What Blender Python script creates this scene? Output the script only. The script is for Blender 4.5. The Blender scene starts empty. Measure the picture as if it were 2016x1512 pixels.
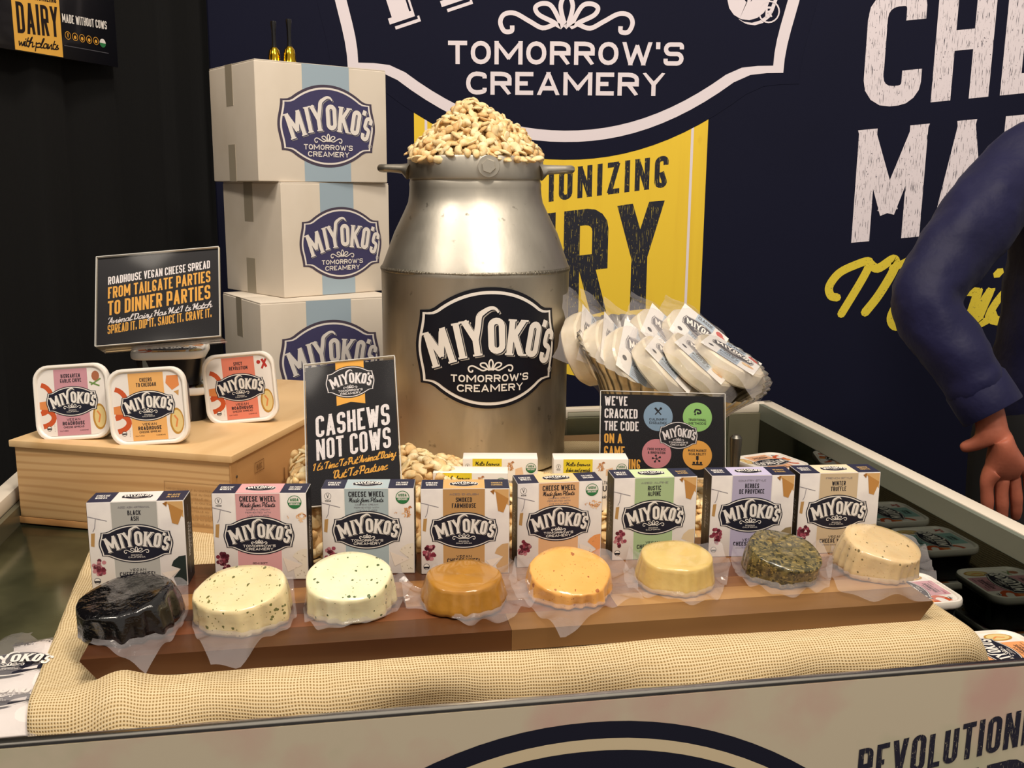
import bpy, bmesh, math, random
import numpy as np
from mathutils import Vector, Matrix
random.seed(4); np.random.seed(4)
SC = bpy.context.scene
COL = SC.collection
PI = math.pi
# ------------------------------------------------------------------ camera
FPX = 1950.0
PITCH = math.atan(381/1950); ROLL = 0.0075
cF = Vector((0, math.cos(PITCH), -math.sin(PITCH)))
_r0 = Vector((1, 0, 0)); _u0 = Vector((0, math.sin(PITCH), math.cos(PITCH)))
cR = _r0*math.cos(ROLL) + _u0*math.sin(ROLL)
cU = _u0*math.cos(ROLL) - _r0*math.sin(ROLL)
CP = Vector((0, 0, 1.40))
cd = bpy.data.cameras.new('camera'); cam = bpy.data.objects.new('camera', cd); COL.objects.link(cam)
cd.sensor_width = 36; cd.lens = FPX/2016*36; cd.clip_start = .02; cd.clip_end = 60
M3 = Matrix((cR, cU, -cF)).transposed()
cam.matrix_world = Matrix.Translation(CP) @ M3.to_4x4()
SC.camera = cam
# ------------------------------------------------------------------ light
SC.view_settings.view_transform = 'Standard'; SC.view_settings.look = 'None'
SC.view_settings.gamma = 1; SC.view_settings.use_curve_mapping = False
SC.view_settings.exposure = 0.0
wd = bpy.data.worlds.new('hall'); SC.world = wd; wd.use_nodes = True
wb = wd.node_tree.nodes['Background']; wb.inputs[0].default_value = (1, .90, .78, 1); wb.inputs[1].default_value = .45
def area(name, loc, target, size, power, col=(1, .89, .75), sy=None):
    l = bpy.data.lights.new(name, 'AREA'); l.energy = power; l.color = col
    l.shape = 'RECTANGLE'; l.size = size; l.size_y = sy or size
    o = bpy.data.objects.new(name, l); COL.objects.link(o); o.location = loc
    o.rotation_euler = (Vector(target)-Vector(loc)).to_track_quat('-Z', 'Y').to_euler(); return o
area('hall_light_right', (1.0, -.5, 3.7), (0, 1.5, 1.0), .45, 46)
area('hall_light_left', (-1.7, .1, 3.6), (-.1, 1.4, 1.0), .5, 29)
area('hall_light_high', (.15, .75, 4.3), (0, 1.3, .95), .6, 48)
area('hall_light_backdrop', (.4, -.2, 4.2), (.5, 2.7, 1.5), 1.2, 24, (1, .88, .76))
# ------------------------------------------------------------------ helpers
def onplane(x, y, P, n):
    d = cF + cR*((x-1008)/FPX) - cU*((y-756)/FPX); n = Vector(n)
    return CP + d*((Vector(P)-CP).dot(n)/d.dot(n))
def onz(x, y, z): return onplane(x, y, (0, 0, z), (0, 0, 1))
def ony(x, y, Y): return onplane(x, y, (0, Y, 0), (0, 1, 0))
def dep(x, y, w): return CP + (cF + cR*((x-1008)/FPX) - cU*((y-756)/FPX))*w
YAW = math.radians(9.8)
E1 = Vector((math.cos(YAW), math.sin(YAW), 0)); E2 = Vector((-math.sin(YAW), math.cos(YAW), 0))
def WS(s, t, z): return E1*s + E2*t + Vector((0, 0, z))
def srgb(h):
    h = h.lstrip('#'); c = [int(h[i:i+2], 16)/255 for i in (0, 2, 4)]
    return tuple((x/12.92 if x <= .04045 else ((x+.055)/1.055)**2.4) for x in c) + (1,)
MATS = {}
def mat(name, col='#808080', rough=.5, metal=0, coat=0, spec=.5, trans=0, alpha=1, bump=None, vary=None, ior=1.45, sss=0):
    """bump=(scale, strength, dist); vary=(colour2, scale, lo, hi, stretch)"""
    if name in MATS: return MATS[name]
    m = bpy.data.materials.new(name); m.use_nodes = True; nt = m.node_tree; b = nt.nodes['Principled BSDF']
    c = srgb(col) if isinstance(col, str) else col
    b.inputs['Base Color'].default_value = c; b.inputs['Roughness'].default_value = rough
    b.inputs['Metallic'].default_value = metal; b.inputs['Coat Weight'].default_value = coat
    b.inputs['Coat Roughness'].default_value = .08
    b.inputs['Specular IOR Level'].default_value = spec; b.inputs['Transmission Weight'].default_value = trans
    b.inputs['IOR'].default_value = ior; b.inputs['Alpha'].default_value = alpha
    if sss: b.inputs['Subsurface Weight'].default_value = sss; b.inputs['Subsurface Radius'].default_value = (.02, .012, .006); b.inputs['Subsurface Scale'].default_value = .3
    tc = nt.nodes.new('ShaderNodeTexCoord')
    def noise(scale, stretch=(1, 1, 1), detail=4, vec='Object'):
        mp = nt.nodes.new('ShaderNodeMapping'); nt.links.new(tc.outputs[vec], mp.inputs[0]); mp.inputs['Scale'].default_value = stretch
        n = nt.nodes.new('ShaderNodeTexNoise'); n.inputs['Scale'].default_value = scale; n.inputs['Detail'].default_value = detail
        nt.links.new(mp.outputs[0], n.inputs['Vector']); return n
    if vary:
        vs = vary if isinstance(vary, list) else [vary]; prev = None
        for v in vs:
            n = noise(v[1], v[4] if len(v) > 4 else (1, 1, 1), 5)
            mr = nt.nodes.new('ShaderNodeMapRange'); mr.inputs['From Min'].default_value = v[2]; mr.inputs['From Max'].default_value = v[3]
            nt.links.new(n.outputs['Fac'], mr.inputs['Value'])
            mx = nt.nodes.new('ShaderNodeMix'); mx.data_type = 'RGBA'; mx.inputs[6].default_value = c; mx.inputs[7].default_value = srgb(v[0])
            nt.links.new(mr.outputs[0], mx.inputs[0])
            if prev: nt.links.new(prev, mx.inputs[6])
            prev = mx.outputs[2]
        nt.links.new(prev, b.inputs['Base Color'])
    if bump:
        n = noise(bump[0], bump[3] if len(bump) > 3 else (1, 1, 1)); bp = nt.nodes.new('ShaderNodeBump')
        bp.inputs['Strength'].default_value = bump[1]; bp.inputs['Distance'].default_value = bump[2]
        nt.links.new(n.outputs['Fac'], bp.inputs['Height']); nt.links.new(bp.outputs[0], b.inputs['Normal'])
    MATS[name] = m; return m
def prop(o, label=None, cat=None, group=None, kind=None):
    for k, v in (('label', label), ('category', cat), ('group', group), ('kind', kind)):
        if v: o[k] = v
    return o
def link(name, me, parent=None):
    o = bpy.data.objects.new(name, me); COL.objects.link(o)
    if parent: o.parent = parent
    return o
def thing(name, label, cat, loc=(0, 0, 0), rz=0, group=None, mw=None):
    o = link(name, None); o.empty_display_size = .02
    if mw is not None: o.matrix_world = mw
    else: o.location = loc; o.rotation_euler = (0, 0, rz)
    return prop(o, label, cat, group)
def meshobj(name, verts, faces, mats, parent=None, mi=None, smooth=False, ang=None):
    me = bpy.data.meshes.new(name); me.from_pydata([tuple(v) for v in verts], [], faces)
    for m in (mats if isinstance(mats, (list, tuple)) else [mats]): me.materials.append(m)
    if mi is not None: me.polygons.foreach_set('material_index', mi)
    if smooth: me.polygons.foreach_set('use_smooth', [True]*len(me.polygons))
    me.update()
    if ang: me.set_sharp_from_angle(angle=ang)
    return link(name, me, parent)
def bmobj(name, bm, m, parent=None, smooth=False, ang=.6):
    me = bpy.data.meshes.new(name); bmesh.ops.recalc_face_normals(bm, faces=bm.faces); bm.to_mesh(me); bm.free()
    for x in (m if isinstance(m, (list, tuple)) else [m]): me.materials.append(x)
    if smooth:
        me.polygons.foreach_set('use_smooth', [True]*len(me.polygons)); me.set_sharp_from_angle(angle=ang)
    return link(name, me, parent)
def boxbm(bm, x0, x1, y0, y1, z0, z1, bev=0, seg=2, mw=None):
    r = bmesh.ops.create_cube(bm, size=1); vs = r['verts']
    for v in vs: v.co = Vector((x0+(v.co.x+.5)*(x1-x0), y0+(v.co.y+.5)*(y1-y0), z0+(v.co.z+.5)*(z1-z0)))
    if bev:
        es = list({e for v in vs for e in v.link_edges})
        r2 = bmesh.ops.bevel(bm, geom=es, offset=bev, segments=seg, affect='EDGES', profile=.6)
        vs = list({v for f in r2['faces'] for v in f.verts} | {v for v in vs if v.is_valid})
    if mw is not None: bmesh.ops.transform(bm, matrix=mw, verts=vs)
    return vs
def box(name, x0, x1, y0, y1, z0, z1, m, parent=None, bev=0, seg=2, mw=None):
    bm = bmesh.new(); boxbm(bm, x0, x1, y0, y1, z0, z1, bev, seg, mw); return bmobj(name, bm, m, parent, bool(bev))
def lathe(name, prof, m, parent=None, n=64, mod=None, mw=None, ang=.6):
    V = []; F = []
    for i, (r, z) in enumerate(prof):
        for k in range(n):
            a = 2*PI*k/n; rr, zz = (r, z) if mod is None else mod(i, a, r, z)
            V.append(Vector((rr*math.cos(a), rr*math.sin(a), zz)))
    for i in range(len(prof)-1):
        for k in range(n):
            k2 = (k+1) % n; F.append((i*n+k, i*n+k2, (i+1)*n+k2, (i+1)*n+k))
    if prof[0][0] > 1e-6 and prof[0][0] < .02: F.append(tuple(range(n))[::-1])
    if mw is not None: V = [mw @ v for v in V]
    o = meshobj(name, V, F, m, parent, smooth=True); o.data.set_sharp_from_angle(angle=ang); return o
def tube(name, pts, rad, m, parent=None, n=10, closed=False):
    pts = [Vector(p) for p in pts]; V = []; F = []; N = len(pts); up = Vector((0, 0, 1))
    for i, p in enumerate(pts):
        a = pts[(i-1) % N] if (closed or i > 0) else p; b = pts[(i+1) % N] if (closed or i < N-1) else p
        t = (b-a).normalized(); s = t.cross(up)
        if s.length < .1: s = t.cross(Vector((1, 0, 0)))
        s.normalize(); u = s.cross(t); r = rad[i] if isinstance(rad, (list, tuple)) else rad
        for k in range(n):
            q = 2*PI*k/n; V.append(p+(s*math.cos(q)+u*math.sin(q))*r)
    for i in range(N if closed else N-1):
        j = (i+1) % N
        for k in range(n):
            k2 = (k+1) % n; F.append((i*n+k, i*n+k2, j*n+k2, j*n+k))
    if not closed: F.append(tuple(range(n))[::-1]); F.append(tuple(range((N-1)*n, N*n)))
    return meshobj(name, V, F, m, parent, smooth=True, ang=.8)
def catmull(pts, n=5, closed=False):
    P = [Vector((p[0], p[1])) for p in pts]; out = []; N = len(P)
    for i in range(N if closed else N-1):
        p0 = P[(i-1) % N] if closed else P[max(i-1, 0)]; p1 = P[i]; p2 = P[(i+1) % N]; p3 = P[(i+2) % N] if closed else P[min(i+2, N-1)]
        for k in range(n):
            t = k/n; out.append(.5*((2*p1)+(p2-p0)*t+(2*p0-5*p1+4*p2-p3)*t*t+(3*p1-p0-3*p2+p3)*t**3))
    if not closed: out.append(P[-1])
    return out
# ------------------------------------------------------------------ print engine: flat ink pieces laid on real surfaces
GL = {'A': (4.4, "s002840 s0.2"), 'B': (4, "o04'08'3834 o00'04'4440"), 'C': (4, "r464808004042"), 'D': (4, "o00'08'4840"),
 'E': (3.5, "s40000848 s0434"), 'F': (3.5, "s000848 s0434"), 'G': (4, "r46480800404'4'24'"), 'H': (4, "s0008 s4048 s0444"),
 'I': (0, "s0008"), 'J': (3.4, "r48400002"), 'K': (4.2, "s0008 s4803 s1540"), 'L': (3.3, "s080040"), 'M': (5.6, "s0008224840"),
 'N': (4.3, "s00084048"), 'O': (4, "o00084840"), 'P': (4, "s0003 o03'08'4843'"), 'Q': (4, "o00084840 s2241"), 'R': (4.1, "s0004 o04'08'4844' s2440"),
 'S': (4, "r4648080444400002"), 'T': (3.8, "s2028 s0848"), 'U': (4, "r08004048"), 'V': (4.3, "s082048"), 'W': (6, "s0810273048"),
 'X': (4.2, "s0048 s0840"), 'Y': (4.3, "s0824 s4824 s2420"), 'Z': (3.6, "s08480040"), "'": (0, "s0608"), '.': (0, "s0002"), ',': (0, "s0002"),
 '&': (4.2, "r4003062837241301004043"), '0': (4, "o00084840"), '5': (4, "r4808'04'44400001"), '6': (4, "r4648080040440 4")}
SG = {'a': ("38180514353835446 5", 5), 'b': ("052c1c1434472816", 5), 'c': ("3818052445", 4), 'd': ("381805 14354c3455", 5), 'e': ("062738281605 2445", 4),
 'f': ("043b2c1a10212445", 3.4), 'g': ("3818051435383110 1145", 4.4), 'h': ("042c1b0404173834 55", 5), 'i': ("04181435", 3), 'j': ("28200111 35", 3),
 'k': ("041c0416382634 45", 4.4), 'l': ("052c1c051435", 3), 'm': ("0408041728242427484465", 6.2), 'n': ("04080427383455", 5), 'o': ("280514352838 47", 4.2),
 'p': ("00080738451405", 5), 'r': ("0418283727 2445", 3.8), 's': ("042817351405", 3.8), 't': ("1c052435", 3), 'u': ("0805243838343455", 5),
 'v': ("08143848", 4.2), 'w': ("081427344748", 5), 'y': ("08052438382001 45", 4.6), 'z': ("08380434", 4), 'x': ("0834 ", 4)}
class Art:
    def __init__(s, DL=.00015, seg=None):
        s.V = []; s.F = []; s.M = []; s.mats = []; s.DL = DL; s.cnt = 0; s.cl = None; s.seg = seg; s.A = (1, 0, 0, 0, 1, 0)
    def mi(s, m):
        if m not in s.mats: s.mats.append(m)
        return s.mats.index(m)
    def pt(s, p, l):
        a = s.A; x, y = p[0], p[1]; s.V.append((a[0]*x+a[1]*y+a[2], a[3]*x+a[4]*y+a[5], (l+(s.cnt % 24)*.022)*s.DL)); return len(s.V)-1
    def poly(s, pts, m, l=0):
        s.F.append(tuple(s.pt(p, l) for p in pts)); s.M.append(s.mi(m))
    def rect(s, x0, y0, x1, y1, m, l=0):
        if s.seg:
            n = max(1, int(abs(x1-x0)/s.seg)+1)
            for i in range(n):
                a = x0+(x1-x0)*i/n; b = x0+(x1-x0)*(i+1)/n; s.poly([(a, y0), (b, y0), (b, y1), (a, y1)], m, l)
        else: s.poly([(x0, y0), (x1, y0), (x1, y1), (x0, y1)], m, l)
    def circle(s, cx, cy, r, m, l=0, n=20, ry=None):
        ry = ry or r; s.poly([(cx+r*math.cos(2*PI*k/n), cy+ry*math.sin(2*PI*k/n)) for k in range(n)], m, l)
    def stroke(s, pts, w, m, l=0, closed=False, cap=False):
        P = [Vector((p[0], p[1])) for p in pts]
        P = [p for i, p in enumerate(P) if i == 0 or (p-P[i-1]).length > 1e-7]
        if closed and (P[0]-P[-1]).length < 1e-7: P.pop()
        if s.seg:
            Q = []; N = len(P)
            for i in range(N if closed else N-1):
                a, b = P[i], P[(i+1) % N]; k = max(1, int((b-a).length/s.seg))
                Q += [a.lerp(b, j/k) for j in range(k)]
            if not closed: Q.append(P[-1])
            P = Q
        N = len(P); s.cnt += 1
        if N < 2: return
        idx = []; brk = []
        for i in range(N if closed else N-1):
            if closed or i > 0:
                d1 = (P[i]-P[i-1]).normalized(); d2 = (P[(i+1) % N]-P[i]).normalized()
                if d1.dot(d2) < -.15: brk.append(i)
        if brk and not closed:
            b2 = [0]+brk+[N-1]; s.cnt -= 1
            for i in range(len(b2)-1):
                Q = [q.copy() for q in P[b2[i]:b2[i+1]+1]]
                if i > 0: Q[0] += (Q[0]-Q[1]).normalized()*w*.3
                if i < len(b2)-2: Q[-1] += (Q[-1]-Q[-2]).normalized()*w*.3
                s.stroke(Q, w, m, l)
            return
        for i, p in enumerate(P):
            a = P[(i-1) % N] if (closed or i > 0) else None; b = P[(i+1) % N] if (closed or i < N-1) else None
            d1 = (p-a).normalized() if a is not None else None; d2 = (b-p).normalized() if b is not None else None
            if d1 is None: d1 = d2
            if d2 is None: d2 = d1
            n1 = Vector((-d1.y, d1.x)); n2 = Vector((-d2.y, d2.x)); n = n1+n2
            if n.length < 1e-4: n = n1
            n.normalize(); k = 1/max(.5, n.dot(n1))
            q1, q2 = p+n*w/2*k, p-n*w/2*k
            if s.cl: q1.y = min(max(q1.y, s.cl[0]), s.cl[1]); q2.y = min(max(q2.y, s.cl[0]), s.cl[1])
            idx.append((s.pt(q1, l), s.pt(q2, l)))
        for i in range(N if closed else N-1):
            a, b = idx[i], idx[(i+1) % N]; s.F.append((a[0], a[1], b[1], b[0])); s.M.append(s.mi(m))
        if cap:
            for p in (P[0], P[-1]): s.circle(p.x, p.y, w/2, m, l+.8, 8)
    def glyph(s, ch, x, y, H, W, w, m, l=0, rr=.5, fn=None):
        d = GL[ch][1].replace("s0.2", "s1232")
        for st in d.split(' '):
            if not st: continue
            kind = st[0] if st[0] in 'rso' else 's'; b = st[1:] if st[0] in 'rso' else st
            P = []; i = 0
            while i+1 < len(b):
                if b[i] == "'": i += 1; continue
                if not b[i+1].isdigit(): i += 2; continue
                shp = i+2 < len(b) and b[i+2] == "'"
                px = int(b[i])/4*(W-w)+w/2; py = int(b[i+1])/8*(H-w)+w/2
                if kind == 's':
                    if b[i+1] == '0': py = 0
                    if b[i+1] == '8': py = H
                    if ch in 'EFLZT' and b[i+1] in '08': py = int(b[i+1])/8*(H-w)+w/2
                    if ch == 'T' and b[i:i+2] == '20': py = 0
                    if ch == 'F' and b[i:i+2] == '00': py = 0
                    if ch == 'E' and False: pass
                    if ch in 'ELF' and b[i] == '4': px = W
                    if ch == 'Z' and b[i:i+2] in ('08',): px = 0
                    if ch == 'Z' and b[i:i+2] in ('40',): px = W
                    if ch == 'T' and b[i+1] == '8' and b[i] in '04': px = 0 if b[i] == '0' else W
                    if ch == "R" and b[i+1] == '0': py = 0
                P.append((Vector((x+px, y+py)), shp or kind == 's')); i += 3 if shp else 2
            closed = kind == 'o'; out = []; N = len(P)
            for k, (p, sh) in enumerate(P):
                if sh or (not closed and k in (0, N-1)): out.append(p); continue
                a = P[(k-1) % N][0]; c = P[(k+1) % N][0]; r = min((a-p).length*(.5 if True else 1), (c-p).length*.5, (W-w)*rr)
                if W > H*.8: r = min(max((a-p).length, (c-p).length)*.5, (H-w)*.5*1.0, (W-w)*.5); r = min((a-p).length*.5, (c-p).length*.5) if ch == 'S' else r
                q0 = p+(a-p).normalized()*min(r, (a-p).length*.5); q2 = p+(c-p).normalized()*min(r, (c-p).length*.5)
                for j in range(5):
                    t = j/4; th = t*PI/2; wa = 1-math.sin(th); wc = 1-math.cos(th)
                    out.append(p+(q0-p)*wa+(q2-p)*wc)
            if fn: out = [fn(q) for q in out]
            if not closed and kind == 's' and ch in 'AVWXYKMN':
                d = (out[0]-out[1]).normalized(); out[0] = out[0]+d*w*.4*abs(d.x)*(1 if abs(d.x) > .05 else 0); d = (out[-1]-out[-2]).normalized(); out[-1] = out[-1]+d*w*.4*abs(d.x)*(1 if abs(d.x) > .05 else 0)
            s.cl = (y, y+H); s.stroke(out, w, m, l, closed); s.cl = None
    def width(s, t, H, cw, sw, gap):
        x = 0
        for c in t:
            if c == ' ': x += cw*H*.55; continue
            u = GL[c][0]; x += (sw*H if u == 0 else cw*H*u/4)+gap*H
        return x-gap*H
    def text(s, t, x, y, H, m, l=1, cw=.42, sw=.15, gap=.085, al='l', fit=None, skew=0, shear=0):
        w0 = s.width(t, H, cw, sw, gap); k = fit/w0 if fit else 1
        cw2, g2 = cw*k, gap*k; sw = min(sw, .37*cw2); w = s.width(t, H, cw2, sw, g2)
        ox = {'l': 0, 'c': -w/2, 'r': -w}[al]; A = s.A
        s.A = (A[0]+A[1]*skew, A[0]*shear+A[1], A[0]*x+A[1]*y+A[2], A[3]+A[4]*skew, A[3]*shear+A[4], A[3]*x+A[4]*y+A[5])
        for c in t:
            if c == ' ': ox += cw2*H*.55; continue
            u = GL[c][0]; W = sw*H if u == 0 else cw2*H*u/4
            s.glyph(c, ox, 0, H, W, sw*H, m, l); ox += W+g2*H
        s.A = A; return w
    def script(s, t, x, y, H, m, l=1, al='c', skew=0, fit=None, sw=.11):
        # flowing italic hand; H = capital height
        def adv(c): return 2 if c == ' ' else (1 if c in "'." else (SG[c][1]-.9 if c in SG else 4.6))
        u = H/9.; w = sum(adv(c) for c in t)*u*.62; k = fit/w if fit else 1; w *= k; ux = u*.62*k
        ox = {'l': 0, 'c': -w/2, 'r': -w}[al]; A = s.A; sh = .28
        s.A = (A[0]+A[1]*skew, A[0]*sh+A[1], A[0]*x+A[1]*y+A[2], A[3]+A[4]*skew, A[3]*sh+A[4], A[3]*x+A[4]*y+A[5])
        for c in t:
            if c == ' ': pass
            elif c in SG:
                b = SG[c][0].replace(' ', ''); P = [(ox+int(b[i])*ux, (int(b[i+1], 16)-4)*u) for i in range(0, len(b)-1, 2)]
                s.stroke(catmull(P, 4), H*sw, m, l)
                if c == 'i': s.circle(ox+1.2*ux, 6.2*u, H*sw*.6, m, l, 6)
                if c == 't': s.stroke([(ox-.3*ux, 4.5*u), (ox+2.6*ux, 4.8*u)], H*sw, m, l)
            elif c == "'": s.stroke([(ox, 9*u), (ox, 7*u)], H*sw, m, l)
            elif c == '.': s.circle(ox, H*sw*.6, H*sw*.7, m, l, 6)
            else:
                s.glyph(c, ox, 0, H, 3.9*ux if c != 'I' else H*sw*1.25, H*sw*1.25, m, l)
                s.stroke(catmull([(ox-1.0*ux, H*.66), (ox-1.0*ux, H*.86), (ox-.4*ux, H*.95), (ox+.3*ux, H*.90)], 4), H*sw*.7, m, l)
            ox += adv(c)*ux
        s.A = A
    def plaque_pts(s, cx, cy, hw, top, d=0):
        top2 = top*hw-d; w2 = hw-d; T = top2
        R = [(0, T)]+[(w2*.72*k/12, T*(1-.34*(k/12)**2.1)) for k in range(1, 13)]+[(w2*.79, T*.618), (w2*.86, T*.607), (w2*.93, T*.605)]
        Y = T*.605
        R += [(w2*(.93+.07*(.5+.5*math.cos(PI*k/8))), -Y*k/8) for k in range(-8, 9)]
        R += [(w2*.93, -T*.605), (w2*.86, -T*.607), (w2*.79, -T*.618)]+[(w2*.72*k/12, -T*(1-.34*(k/12)**2.1)) for k in range(12, -1, -1)]
        return [(cx, cy, a, b) for a, b in R]
    def plaque(s, cx, cy, hw, top, m, l, d=0):
        R = s.plaque_pts(cx, cy, hw, top, d)
        for i in range(len(R)-1):
            a, b = R[i], R[i+1]; n = max(1, int(2*hw/s.seg)) if s.seg else 1
            for j in range(n):
                u0 = -1+2*j/n; u1 = -1+2*(j+1)/n
                s.poly([(cx+a[2]*u0, cy+a[3]), (cx+b[2]*u0, cy+b[3]), (cx+b[2]*u1, cy+b[3]), (cx+a[2]*u1, cy+a[3])], m, l)
    def flourish(s, cx, cy, W, w, m, l):
        u = W/2
        def S(pts, closed=False, mir=True):
            for sg in ((1, -1) if mir else (1,)):
                s.stroke([(cx+sg*p[0]*u, cy+p[1]*u*.8) for p in catmull(pts, 5, closed)], w, m, l, closed)
        S([(0, -.2), (-.09, .12), (-.05, .32), (0, .37), (.05, .32), (.09, .12)], True, False)
        S([(.08, -.2), (.22, .14), (.36, .2), (.47, .13), (.42, 0), (.22, -.12)], True)
        S([(.18, -.17), (.36, -.24), (.56, -.12), (.78, .02), (.94, 0), (1, -.14), (.94, -.3), (.83, -.3), (.82, -.2)])
    def logo(s, cx, cy, hw, top, m, l=1, kind='tomorrow', rings=None, shadow=True, reg=False):
        """m: dict navy, white, grey; rings: list of (material, inset) from the outside in"""
        for i, (mm, d) in enumerate(rings or [(m['navy'], 0), (m['white'], .045), (m['navy'], .085)]):
            s.plaque(cx, cy, hw, top, mm, l+i, d*hw)
        L = l+3; ky = 1 if top > .65 else .84; kx = 1 if top > .65 else 1.0
        LT = [('M', -.655, -.02, 18, .31), ('I', -.395, .075, 12, 0), ('Y', -.195, .115, 8, .27), ('O', .07, .14, 2, .215), ('K', .335, .105, -6, .24),
              ('O', .58, .065, -11, .195), ("'", .765, .245, -22, 0), ('S', .81, -.04, -18, .175)]
        H = .46*hw*(1 if top > .65 else .94); sw = .078*hw
        sh = .02*hw
        lay = [(sh*1.25, m['shadow'], L), (sh*.62, m['navy'], L+1), (0, m['white'], L+2)] if shadow else [(0, m['white'], L+2)]
        for off, mm, ll in lay:
            for ch, px, py, rot, W in LT:
                a = math.radians(rot); X = cx+px*hw*kx+off; Y = cy+(py*(1.0 if top > .65 else .9)+.025)*hw-off*.8
                A = s.A; ca, sa = math.cos(a), math.sin(a); Wd = W*hw if W else sw
                B = (ca, -sa, X, sa, ca, Y)
                s.A = (A[0]*B[0]+A[1]*B[3], A[0]*B[1]+A[1]*B[4], A[0]*B[2]+A[1]*B[5]+A[2], A[3]*B[0]+A[4]*B[3], A[3]*B[1]+A[4]*B[4], A[3]*B[2]+A[4]*B[5]+A[5])
                fy = .025*hw
                if ch == 'Y':
                    for q in ([(-Wd*.42, H*.5), (0, -H*.05)], [(0, -H*.5), (0, 0)]): s.stroke(q, sw, mm, ll)
                    P = catmull([(0, -H*.06), (Wd*.2, H*.32), (Wd*.32, H*.58), (Wd*.55, H*.68), (Wd*.85, H*.75), (Wd*1.1, H*.72), (Wd*1.22, H*.60)], 5)
                    n = len(P)
                    for i in range(n-1):
                        k = .95 if i < n*.3 else .95-.7*(i/n-.3)/.7
                        s.stroke([P[i], P[i+1]+(P[i+1]-P[i])*.15], sw*k, mm, ll)
                    s.stroke([(-Wd*.66, H*.5-fy/2), (-Wd*.18, H*.5-fy/2)], fy, mm, ll); s.stroke([(-sw*.75, -H*.5+fy/2), (sw*.75, -H*.5+fy/2)], fy, mm, ll)
                else:
                    s.glyph(ch, -Wd/2, -H/2, H if ch != "'" else H*.62, Wd, sw if ch != 'S' else sw*.9, mm, ll)
                    if ch == 'M': ser = [(-Wd/2, -.5), (Wd/2-sw, -.5), (-Wd/2-sw*.2, .5)]
                    elif ch == 'I': ser = [(-Wd/2, -.5), (-Wd/2, .5)]
                    elif ch == 'K': ser = [(-Wd/2, -.5), (-Wd/2, .5), (Wd/2-sw*.9, .5), (Wd/2-sw*.7, -.5)]
                    else: ser = []
                    for x0, yy in ser:
                        y0 = yy*H-(fy/2 if yy > 0 else -fy/2); s.stroke([(x0-sw*.22, y0), (x0+sw*1.22, y0)], fy, mm, ll)
                s.A = A
        s.flourish(cx, cy-(.222*ky)*hw, (.56 if ky == 1 else .44 if kind == 'tomorrow' else .66)*hw, .019*hw, m['white'], L+2)
        if kind == 'tomorrow':
            k = ky
            s.text("TOMORROW'S", cx, cy-(.235+.19*k)*hw*(1 if k == 1 else .86), .095*hw*(1 if k == 1 else .8), m['white'], L+2, cw=1.1, sw=.19, gap=.2, al='c', fit=1.0*hw*(1 if k == 1 else .92))
            s.text("CREAMERY", cx, cy-(.235+.315*k)*hw*(1 if k == 1 else .87), .095*hw*(1 if k == 1 else .8), m['white'], L+2, cw=1.1, sw=.19, gap=.2, al='c', fit=.85*hw*(1 if k == 1 else .92))
        else:
            s.text("SONOMA", cx, cy-.35*hw, .042*hw, m['white'], L+2, cw=1.1, sw=.16, gap=.25, al='c', fit=.3*hw)
            s.text("CALIFORNIA", cx, cy-.41*hw, .042*hw, m['white'], L+2, cw=1.1, sw=.16, gap=.25, al='c', fit=.46*hw)
        if reg: s.regmark(cx+.87*hw, cy-.33*hw, .035*hw, m['white'], L+2)
    def regmark(s, x, y, r, m, l):
        s.stroke([(x+r*math.cos(2*PI*k/20), y+r*math.sin(2*PI*k/20)) for k in range(20)], r*.14, m, l, True)
        s.text('R', x, y-r*.5, r, m, l, cw=.7, sw=.2, al='c')
    def build(s, name, parent, place=None):
        place = place or (lambda u, v, w: (u, -w, v))
        return meshobj(name, [place(*v) for v in s.V], s.F, s.mats, parent, mi=s.M)
# inks
def ink(name, col, rough=.45): return mat('ink_'+name, col, rough, spec=.4)
NAVY = ink('navy', '#1b1c2c'); WHITE = ink('white', '#ece6e0'); SHAD = ink('shadow', '#b9b3ac'); CARTNAVY = ink('carton_navy', '#403d63', .7); CARTBAND = ink('carton_band', '#4a4152', .7)
BLACK = ink('black', '#16161b'); GOLD = ink('gold', '#e8a93f'); GREEN = ink('green', '#2e7a47'); CARTWHITE = ink('carton_white', '#e9e2dc', .7)
ML = dict(navy=NAVY, white=WHITE, shadow=SHAD); MC = dict(navy=CARTNAVY, white=CARTWHITE, shadow=ink('carton_shadow', '#a8a39e', .7))
GRAPE = [ink('grape%d' % i, c) for i, c in enumerate(('#7c2a3c', '#a04a5c', '#5c2230', '#c08088'))]
CASH = [ink('nut%d' % i, c) for i, c in enumerate(('#e2b184', '#d19a68', '#efcba6', '#b9784a'))]
PAPER = mat('card_marble', '#ece6e2', .4, coat=.15, vary=('#d6cfd0', 18, .5, .72))
def distress(name, col, bg, scale=60, lo=.60, hi=.63, st=(9, 1, .5)):
    return mat(name, col, .7, vary=[(bg, scale, lo, hi, st), (bg, scale*5, .66, .7, (1, 1, .5))])
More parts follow.
